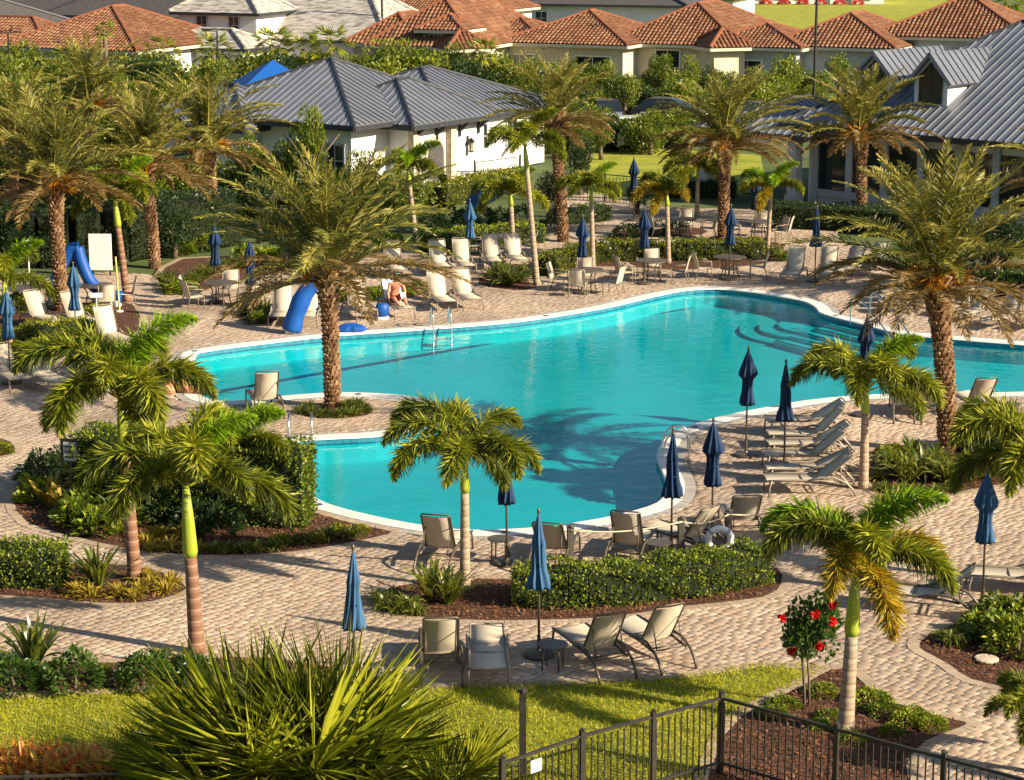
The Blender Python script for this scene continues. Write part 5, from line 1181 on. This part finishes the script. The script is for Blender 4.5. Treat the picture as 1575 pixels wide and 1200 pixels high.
for x in (-2.75,-.05+.15,):
    mb = MB(); mb.box(T2 @ Vector((x,yw-.12,1.55)), (.42,.3,3.0), M=T2.to_3x3().to_4x4()); mb.box(T2 @ Vector((x,yw-.14,.25)), (.52,.4,.5), M=T2.to_3x3().to_4x4()); mb.build('column', M['stone'], cb)
for x in (-2.6,-.9,.9,2.4): 
    mb = MB(); mb.beam(T2 @ Vector((x,yw-.05,2.55)), T2 @ Vector((x,yw-.6,3.0)), .12, .14); mb.beam(T2 @ Vector((x,yw-.06,2.3)), T2 @ Vector((x,yw-.06,3.0)), .12, .12); mb.build('bracket', M['rooftrim'], cb)
ln = thing('wall_lantern', 'black lantern on the white clubhouse wall', 'lantern', T2 @ Vector((1.55,yw-.22,1.75)), ua)
mb = MB(); mb.box((0,.1,.35),(.1,.25,.05)); mb.box((0,.2,.3),(.14,.04,.4)); mb.lathe([(.19,.22),(.17,.26),(.03,.42)],6); mb.lathe([(.13,-.24),(.14,-.2),(.03,-.19)],6)
for k in range(6): a = k*math.pi/3; mb.beam((math.cos(a)*.14,math.sin(a)*.14,-.22),(math.cos(a)*.16,math.sin(a)*.16,.24),.02,.02)
mb.build('cage', M['black'], ln); mb = MB(); mb.lathe([(.09,-.18),(.11,.2),(.02,.2)],8); mb.build('glass', M['stone'], ln)
T3 = Matrix.Translation((c3.x,c3.y,0)) @ Matrix.Rotation(ua,4,'Z')
for x in (-3.4,-1.2,1.4): window(cb, T3, x, -(4.6-.6)-.03, 1.75, .9, 1.2, 'f', M['graypaint'])
for x in (-3.6,-1.5,1.0): window(cb, T1, -(sd/2-.75)-.03, x, 1.7, 1.0, 1.4, 'l', M['graypaint'])

# second clubhouse with dark roof and dormer
db = thing('dining_hall', 'hall with long dark seamed roof, white dormer and tall windows', 'building')
B0 = P(1523,218,3.4); A0 = P(1200,190,3.4); e = (B0-A0).normalized(); n_ = Vector((-e.y, e.x, 0)); ea = math.atan2(e.y,e.x)
len_l = (B0-A0).length; LL = len_l + 9.5; run = 8.6
cD = A0 + e*(LL/2) + n_*run
TD = hip(db, cD, LL/2, run, ea, 3.4, 7.5, 'metal', 6.2, M['stucco'], .9, faces='fl')
dz = (7.5-3.4)/run
def dormer(x, yf, w, hw, zt, name):
    """gabled dormer: front at local y=yf, walls w wide"""
    T = TD; yb = -run + (zt+.9-3.4)/dz + .4; zb = 3.4 + (yf+run)*dz - .12
    o = ob(name, None, db)
    mb = MB(); q = [(x-w/2,yf),(x+w/2,yf),(x+w/2,yb),(x-w/2,yb)]; mb.prism([T @ Vector((a,b,0)) for a,b in q], zb, zt); 
    mb.add([T @ Vector((x-w/2,yf,zt)), T @ Vector((x+w/2,yf,zt)), T @ Vector((x,yf,zt+hw))], ((0,1,2),)); mb.build('dormer_wall', M['stucco'], o)
    for sx in (-1,1):
        f = [T @ Vector((x+sx*(w/2+.3), yf-.3, zt-.3*hw/(w/2))), T @ Vector((x+sx*(w/2+.3), yb, zt-.3*hw/(w/2))), T @ Vector((x, yb+.6, zt+hw+.03)), T @ Vector((x, yf-.3, zt+hw+.03))]
        if sx < 0: f = [f[1], f[0], f[3], f[2]]
        nn = (f[1]-f[0]).cross(f[2]-f[0]).normalized(); mb = MB(); mb.add(f + [p-nn*.12 for p in f], [(0,1,2,3),(7,6,5,4)] + [(j,4+j,4+(j+1)%4,(j+1)%4) for j in range(4)])
        _, e_, s_, _, q_ = face_frame(f); U = max(p[0] for p in q_)
        for k in range(int(U/.45)+1):
            sp = span(q_, min(k*.45+.03, U-.01))
            if sp: mb.beam(f[0]+e_*(k*.45+.03)+s_*sp[0]+nn*.02, f[0]+e_*(k*.45+.03)+s_*sp[1]+nn*.02, .05, .06, up=nn)
        mb.build('dormer_roof', M['metalroof'], o)
    A = T; pts = [(x-w*.33, zb+.25),(x+w*.33, zb+.25),(x+w*.33, zt-.05),(x, zt+hw*.55),(x-w*.33, zt-.05)]
    mb = MB(); mb.add([T @ Vector((a,yf-.03,z)) for a,z in pts] + [T @ Vector((a,yf+.05,z)) for a,z in pts], [(0,1,2,3,4)] + [(j,5+j,5+(j+1)%5,(j+1)%5) for j in range(5)]); gl = mb.build('dormer_window', M['glass'], o)
    mb = MB()
    for p, q2 in list(zip(pts, pts[1:]+pts[:1])) + [((x,zb+.25),(x,zt+hw*.5)),((x-w*.33,(zb+zt)/2+.1),(x+w*.33,(zb+zt)/2+.1))]: mb.beam(T @ Vector((p[0],yf-.05,p[1])), T @ Vector((q2[0],yf-.05,q2[1])), .05, .06)
    mb.build('muntin', M['black'], gl)
def on_roof(px, py):
    z = 4.0
    for _ in range(60):
        q = TD.inverted() @ P(px, py, z); z += .3*(3.4 + (q.y+run)*dz - z)
    return q
loc = on_roof(1431,163); dormer(loc.x, loc.y, 1.6, .9, loc.z + 1.25, 'dormer')
loc2 = on_roof(1345,148); dormer(loc2.x, loc2.y, 1.7, .85, loc2.z + 1.0, 'dormer')
yw = -(run-.9)
for k in range(9):
    x = -LL/2 + 1.3 + k*1.75; mb = MB()
    mb.box(TD @ Vector((x+.87,yw-.04,1.75)), (1.45,.05,2.1), M=TD.to_3x3().to_4x4()); mb.build('window_pane', M['glass'], db)
    mb = MB(); mb.box(TD @ Vector((x,yw-.08,1.65)), (.30,.22,3.3), M=TD.to_3x3().to_4x4()); mb.box(TD @ Vector((x+.87,yw-.08,.55)), (1.44,.2,.3), M=TD.to_3x3().to_4x4()); mb.build('window_pier', M['graypaint'], db)
for k in range(4):
    y = -run+1.8 + k*2.3; mb = MB(); mb.box(TD @ Vector((-(LL/2-.9)-.05,y,1.7)), (.06,1.6,2.2), M=TD.to_3x3().to_4x4()); mb.build('window_pane', M['glass'], db)
# porch at its end
cP = A0 - e*1.2 + n_*3.0; hip(db, cP, 3.0, 3.6, ea, 3.0, 4.2, 'metal', None, None, .6, faces='frl')
for (x,y) in ((-2.6,-3.2),(-2.6,3.2),(2.2,-3.25)):
    q = Matrix.Translation((cP.x,cP.y,0)) @ Matrix.Rotation(ea,4,'Z') @ Vector((x,y,1.45)); mb = MB(); mb.box(q,(.45,.45,2.9),ea); mb.box(q-Vector((0,0,1.2)),(.58,.58,.5),ea); mb.build('porch_column', M['graypaint'], db)

# terracotta houses
def house(label, K, ra, blocks, wallm, wins=()):
    K = Vector((K.x, K.y, 0)); t = thing('tiled_house', label, 'house', (0,0,0)); ex = Vector((math.cos(ra), math.sin(ra),0)); ny = Vector((-ex.y, ex.x, 0))
    for (x0,x1,y0,y1,z0,z1,*k) in blocks:
        c = K + ex*(x0+x1)/2 + ny*(y0+y1)/2
        hip(t, c, (x1-x0)/2, (y1-y0)/2, ra + (k[0] if k else 0), z0, z1, 'tile', None, wallm, .6, faces='frl' if (x1-x0) >= (y1-y0) else 'frl')
    T = Matrix.Translation(K) @ Matrix.Rotation(ra,4,'Z')
    for (x0,x1,y0,y1,z0,z1,*k) in blocks:
        if k: continue
        for x in (x0+.55, x1-.55):
            mb = MB(); mb.tube([T @ Vector((x,y0+.5,.05)), T @ Vector((x,y0+.5,z0-.4)), T @ Vector((x,y0+.12,z0-.15))], .055, 6); mb.build('downpipe', M['graypaint'], t)
        cx_, cy_ = (x0*.35+x1*.65), (y0*.75+y1*.25); mb = MB(); zz = z0 + (z1-z0)*.45; mb.tube([T @ Vector((cx_,cy_,zz-.3)), T @ Vector((cx_,cy_,zz+.55))], .07, 7); mb.build('vent_pipe', M['rooftrim'], t)
    for (x,y,z,w,h,s) in wins: window(t, T, x, y, z, w, h, s)
    return t
K1 = P(1140,72,3)
house('cream house with bright terracotta roof in stepped hips', K1, R(-25), [(-10,0,0,14,3,5.55),(-17,-7.2,-2.6,8,3,5.0),(-21,-13.2,-2.4,6,2.9,4.4),(-3.4,.1,-1.2,2.6,2.95,4.15,R(45))], M['cream'],
      [(-10,-2.03,1.4,2.6,1.6,'f'),(-15.5,-2.03,1.5,2.2,1.4,'f'),(-1.9,.57,1.6,1.0,1.2,'f'),(-.57,4,1.6,1.1,1.4,'r'),(-.57,9,1.6,1.4,1.4,'r'),(-5.5,.57,1.4,1.8,2.4,'f')])
K3 = P(735,74,3)
house('cream house with dark terracotta roof and porch hip', K3, R(-22), [(-8.5,0,0,15,3,6.0),(-10.8,-5,1.5,10,3,4.9),(-3.2,.2,-1.2,2.4,2.95,4.2,R(45)),(-4.8,-1.2,.3,4.2,4.1,5.0)], M['cream'],
      [(-1.8,.57,1.5,1.4,1.8,'f'),(-.57,3.5,1.6,.9,1.3,'r'),(-.57,8,1.6,1.2,1.3,'r'),(-7,.57,1.5,1.6,1.4,'f')])
K5 = P(1378,76,3)
house('house with terracotta roof behind the dark seamed roof', K5, R(-25), [(-9,0,0,12,3,5.0),(-13.5,-6,-1.5,7,2.95,4.3),(-3,8,4,15,3.6,6.2)], M['graypaint'], [(-10,-.93,1.4,2.0,1.3,'f')])
K6 = P(142,77,3)
house('white house with bright orange tiled roof at the street', K6, R(-24), [(-8,3.5,0,13,3,5.5),(-16,-4,.5,8,3,4.7),(-28,-12,3,10,3,4.7)], M['stucco'], [(2.93,4,1.6,1.1,1.3,'r'),(-3,.57,1.5,1.8,1.4,'f'),(2.93,9,1.6,1.1,1.3,'r')])
K7 = P(590,18,3)
house('terracotta roofed house at the far end of the street', K7, R(-25), [(-10,0,0,12,3,5.6),(-2,9,3,14,3,5.6)], M['stucco'])
# shingled two-storey house
sh = thing('shingled_house', 'white two-storey house with grey shingle roof and side gable', 'house'); ra8 = R(-22)
c8 = P(478,60,3.0) + Vector((1.5,5.0,0)); hip(sh, c8, 7.0, 6.0, ra8, 3.0, 6.5, 'shingle', 4.5, M['stucco'], .6)
c9 = P(352,62,3.0) + Vector((0,3.5,0)); TS8 = hip(sh, c9, 3.6, 3.0, ra8, 4.9, 6.9, 'shingle', None, M['stucco'], .45)
hip(sh, P(330,72,2.8) + Vector((0,1.2,0)), 3.6, 2.4, ra8, 2.8, 3.9, 'shingle', None, M['stucco'], .5)
window(sh, TS8, 1.4, -2.6, 4.0, .85, 1.3, 'f', M['graypaint']); window(sh, TS8, -1.2, -2.6, 4.0, .85, 1.3, 'f', M['graypaint'])
# farther roofs
def far_house(px, py, z0, z1, a, b, rz, kind, wallm, label):
    c = P(px,py,z0); t = thing('far_house', label, 'house'); T = hip(t, c, a, b, R(rz), z0, z1, kind, None, wallm, .6)
    bb = min(a,b)-.6; window(t, T, -1.5, -(b if a>=b else a)+.57, 1.6, 1.2, 1.3, 'f'); window(t, T, 2.5, -(b if a>=b else a)+.57, 1.6, 1.2, 1.3, 'f')
far_house(240,20,3,6.0,8,6,-22,'dark',M['stucco'],'house with dark brown roof behind the orange roof')
far_house(70,14,3,5.6,9,6,-22,'dark',M['stucco'],'house with dark roof and white gable at the back left')
far_house(-40,34,3,5.2,6,5,-22,'dark',M['stucco'],'dark roofed house cut by the view edge')
far_house(330,-14,4.5,5.6,9,4,-10,'dark',M['pale_blue'],'pale blue house in the far row')
far_house(880,2,3,5.0,13,6,-18,'dark',M['stucco'],'long dark roofed house beyond the palm row')
far_house(1010,-8,3,5.0,10,6,-18,'dark',M['stucco'],'dark roofed house behind the bright terracotta roof')
far_house(660,-25,3,5.6,9,6,-25,'tile',M['cream'],'terracotta house in the far row')
bw = thing('white_building', 'white building with window bays and red flowers at the far lawn', 'building'); c = P(1210,10,0); TB = Matrix.Translation((c.x,c.y+7,0)) @ Matrix.Rotation(R(-6),4,'Z')
mb = MB(); mb.box(TB @ Vector((0,5,3)),(26,10,6),R(-6)); mb.build('wall', M['stucco'], bw)
for k in range(9):
    mb = MB(); mb.box(TB @ Vector((-11+k*2.7,-.05,1.6)),(1.5,.1,2.2),R(-6)); mb.build('window_pane', M['glass'], bw)
    mb = MB(); mb.box(TB @ Vector((-12.35+k*2.7,-.15,1.7)),(.55,.3,3.4),R(-6)); mb.build('pier', M['white'], bw)
fl_me = ball('flower_mass', .55, .7, 300, .22, M['pink'], 171)
for k in range(10):
    q = TB @ Vector((-11+k*2.3,-1.6,0)); t = thing('flower_bed', 'mound of red flowers before the white building', 'flowers', (q.x,q.y,0), k, 'red flower mounds', 1.3); ob('foliage', fl_me, t)
t = thing('crimson_shrub', 'crimson leaved shrub before the terracotta house', 'shrub', P(987,130), 0, None, 1.2); ob('foliage', ball('foliage', .5, .9, 350, .2, M['crimson'], 173), t); MB().tube([(0,0,0),(0,0,.3)],[.04,.02],5).build('stem', M['bark'], t)
# blue awning behind the clubhouse
c = P(420,122,3.6); aw = thing('blue_awning', 'bright blue shade roof behind the grey metal roof', 'awning', (c.x,c.y,0), R(20)); mb = MB(); mb.add([(-2.6,-2,2.9),(2.6,-2,2.9),(2.6,2,2.9),(-2.6,2,2.9),(0,0,4.6)], ((0,1,4),(1,2,4),(2,3,4),(3,0,4))); mb.build('canopy', M['cover'], aw)
for x in (-2.4,2.4):
    for y in (-1.8,1.8): mb = MB(); mb.tube([(x,y,0),(x,y,2.95)],.06,6); mb.build('post', M['white'], aw)

# street lamps
def lamp(px, py, top, label, arms=1, r0=.06):
    b = P(px,py); s = FPX/(b.y*CP); h = (py-top)/(s*.97); t = thing('street_lamp', label, 'street lamp', b, 0, 'street lamps'); mb = MB(); mb.tube([(0,0,0),(0,0,h)],[r0*1.3,r0*.8],8); mb.build('pole', M['black'], t); mb = MB(); mb.box((0,0,.2),(.3,.3,.4)); mb.build('base', M['black'], t)
    for sx in ((-1,1) if arms == 2 else (-1,)):
        mb = MB(); mb.beam((0,0,h-.05),(sx*.45,0,h),.06,.05); mb.box((sx*.65,0,h+.01),(.5,.28,.08)); mb.build('lamp_head', M['black'], t)
lamp(18,165,52,'street lamp with two heads at the left',2); lamp(107,165,67,'street lamp before the white wall with one head'); lamp(337,160,50,'street lamp before the white gable'); lamp(589,125,-40,'tall black pole before the shingled roof',1,.08); lamp(1251,175,-40,'tall black pole right of the terracotta house',1,.085); lamp(680,120,57,'lamp by the porch hip of the terracotta house',1,.05)

# parked cars
def car(px, py, rz, paint, label):
    t = thing('parked_car', label, 'car', P(px,py), rz, 'cars in the car park'); W = 1.8
    side = [(-2.2,.35),(-2.25,.75),(-2.1,.95),(-1.2,1.0),(-.75,1.05),(.9,1.02),(2.0,.92),(2.2,.7),(2.2,.35)]
    def ext(pts, w0, w1=None):
        w1 = w1 or w0; mb = MB(); n = len(pts); zt = max(p[1] for p in pts); zb = min(p[1] for p in pts); wf = lambda z: (w0 + (w1-w0)*(z-zb)/(zt-zb))/2
        mb.add([(x,-wf(z),z) for x,z in pts] + [(x,wf(z),z) for x,z in pts], [tuple(range(n)), tuple(range(n,2*n))[::-1]] + [(i,n+i,n+(i+1)%n,(i+1)%n) for i in range(n)]); return mb
    ext(side, W, W*.94).build('body', paint, t)
    ext([(-2.0,.94),(-1.45,1.48),(.2,1.5),(1.05,1.0)], W*.92, W*.72).build('window_glass', M['glass'], t)
    ext([(-1.42,1.47),(-1.2,1.54),(.0,1.55),(.22,1.49)], W*.74, W*.66).build('roof', paint, t)
    for x in (-1.35,1.35):
        for y in (-.86,.86):
            mb = MB(); mb.tube([(x,y-.1,.32),(x,y+.1,.32)],.32,14); w = mb.build('wheel', M['rubber'], t); mb = MB(); mb.tube([(x,y-.11,.32),(x,y+.11,.32)],.19,10); mb.build('rim', M['steel'], w)
    for y in (-.62,.62): mb = MB(); mb.box((2.2,y,.72),(.06,.34,.14)); mb.build('headlight', M['white'], t); mb = MB(); mb.box((-2.24,y,.78),(.05,.3,.16)); mb.build('tail_light', M['crimson'], t)
carw = mat('white_car_paint', (.78,.78,.77), rough=.25, coat=.6); cars = mat('silver_car_paint', (.42,.43,.45), rough=.3, metal=.5, coat=.6); card = mat('dark_car_paint', (.02,.022,.03), rough=.25, coat=.6)
for (x,y,m,l,rz) in ((893,222,carw,'white car beside the dark date palm',-95),(938,220,cars,'silver car between two white cars',-92),(970,226,carw,'white car nose out before the lawn',-88),(1004,220,card,'dark car at the end of the row',-90),(850,218,carw,'white car half hidden behind the date palm fronds',-95),(1034,192,card,'dark car parked across the lane',-20),(935,196,card,'dark car in the back of the car park',-88),(1178,200,card,'dark car behind the hall porch',-60)): car(x,y,R(rz),m,l)

# person on the lounger
hd, ft = P(592,474), P(626,494); cc_ = (hd+ft)/2; dd = ft-hd
pr = thing('person', 'person in red shorts and teal cap sitting forward on a lounger', 'person', (cc_.x,cc_.y,.015), math.atan2(dd.y,dd.x))
def skin(name, verts, edges, m, parent, root=0):
    me = bpy.data.meshes.new(name); me.from_pydata([v[:3] for v in verts], edges, []); o = ob(name, me, parent)
    o.modifiers.new('skin','SKIN'); 
    for i, v in enumerate(verts):
        sv = me.skin_vertices[0].data[i]; sv.radius = (v[3], v[4] if len(v) > 4 else v[3]); sv.use_root = (i == root)
    sb = o.modifiers.new('sub','SUBSURF'); sb.levels = 2; sb.render_levels = 2; me.materials.append(m); o.modifiers['skin'].use_smooth_shade = True; return o
Vt = [(-.10,0,.50,.15,.12),(-.08,0,.68,.15,.11),(-.01,0,.86,.16,.11),(.07,0,.98,.13,.09),(.11,0,1.06,.055),(.15,0,1.13,.075,.085),(.18,0,1.22,.09,.10),(.17,0,1.29,.06,.07),
 (.06,.2,.96,.06),(.12,.27,.72,.045),(.32,.2,.60,.036),(.42,.14,.62,.03),(.06,-.2,.96,.06),(.10,-.28,.70,.045),(.20,-.26,.46,.036),(.24,-.26,.42,.03),
 (-.06,.1,.48,.09),(.36,.13,.66,.072),(.66,.12,.46,.05),(.78,.12,.42,.035),(.86,.12,.44,.028),(-.06,-.1,.48,.09),(.36,-.16,.56,.072),(.72,-.15,.44,.05),(.86,-.15,.42,.035),(.95,-.15,.45,.028)]
Ed = [(0,1),(1,2),(2,3),(3,4),(4,5),(5,6),(6,7),(3,8),(8,9),(9,10),(10,11),(3,12),(12,13),(13,14),(14,15),(0,16),(16,17),(17,18),(18,19),(19,20),(0,21),(21,22),(22,23),(23,24),(24,25)]
for s_, (hx,hy,hz), dr in ((1,(.42,.14,.62),(1,-.1,-.1)),(-1,(.24,-.26,.42),(.9,.1,-.15))):
    for k in range(5):
        i0 = len(Vt); off = (k-2)*.018; dv = Vector(dr).normalized()
        if k == 0: Vt += [(hx-.0,hy-s_*.03,hz,.010),(hx+.03,hy-s_*.055,hz-.01,.008)]
        else: L_ = (.085,.095,.09,.07)[k-1]; Vt += [(hx+dv.x*.05,hy+off,hz+dv.z*.05,.010),(hx+dv.x*L_,hy+off*1.1,hz+dv.z*L_-.015,.008)]
        Ed += [(11 if s_ > 0 else 15, i0),(i0,i0+1)]
skin('body', Vt, Ed, M['skin'], pr)
skin('shorts', [(-.11,0,.53,.165,.14),(-.05,.1,.49,.105),(.20,.12,.59,.10),(.30,.13,.63,.09),(-.05,-.1,.49,.105),(.20,-.14,.53,.10),(.30,-.155,.55,.09)], [(0,1),(1,2),(2,3),(0,4),(4,5),(5,6)], M['shorts'], pr)
mb = MB(); mb.lathe([(.108,0),(.112,.05),(.09,.10),(.04,.125),(.005,.13)],14,(.17,0,1.24)); mb.add([(.25,-.08,1.245),(.36,-.05,1.23),(.36,.05,1.23),(.25,.08,1.245),(.25,-.08,1.255),(.36,-.05,1.24),(.36,.05,1.24),(.25,.08,1.255)],((3,2,1,0),(4,5,6,7),(0,1,5,4),(1,2,6,5),(2,3,7,6))); mb.build('cap', M['teal'], pr, True)
mb = MB(); mb.lathe([(.10,-.06),(.105,0),(.10,.03),(.02,.03)],12,(.15,0,1.23)); mb.build('hair', M['hair'], pr, True)
for y in (-.032,.032): mb = MB(); mb.lathe([(.002,-.012),(.012,0),(.002,.012)],8,(.272,y,1.215)); mb.build('eye', M['black'], pr)
mb = MB(); mb.beam((.268,0,1.205),(.30,0,1.18),.03,.035); mb.build('nose', M['skin'], pr)
mb = MB(); mb.box((.268,0,1.155),(.012,.05,.012)); mb.build('mouth', M['shorts'], pr)
for y in (-.095,.095): mb = MB(); mb.box((.17,y,1.205),(.045,.02,.06)); mb.build('ear', M['skin'], pr)
mb = MB(); mb.box((.47,.10,.66),(.02,.16,.2),M=Matrix.Rotation(R(-35),4,'Y')); bk = tag(mb.build('book', M['white']), 'pale book held by the sitting person', 'book'); bk.matrix_world = Matrix.Translation((cc_.x,cc_.y,.015)) @ Matrix.Rotation(math.atan2(dd.y,dd.x),4,'Z')
mb = MB(); mb.box((0,0,0),(.64,.56,.015),M=Matrix.Rotation(R(58),4,'Y')); tw = tag(mb.build('towel', M['white']), 'white towel hung over the lounger back behind the person', 'towel'); tw.matrix_world = Matrix.Translation((cc_.x,cc_.y,.0)) @ Matrix.Rotation(math.atan2(dd.y,dd.x),4,'Z') @ Matrix.Translation((-.37,0,.75))
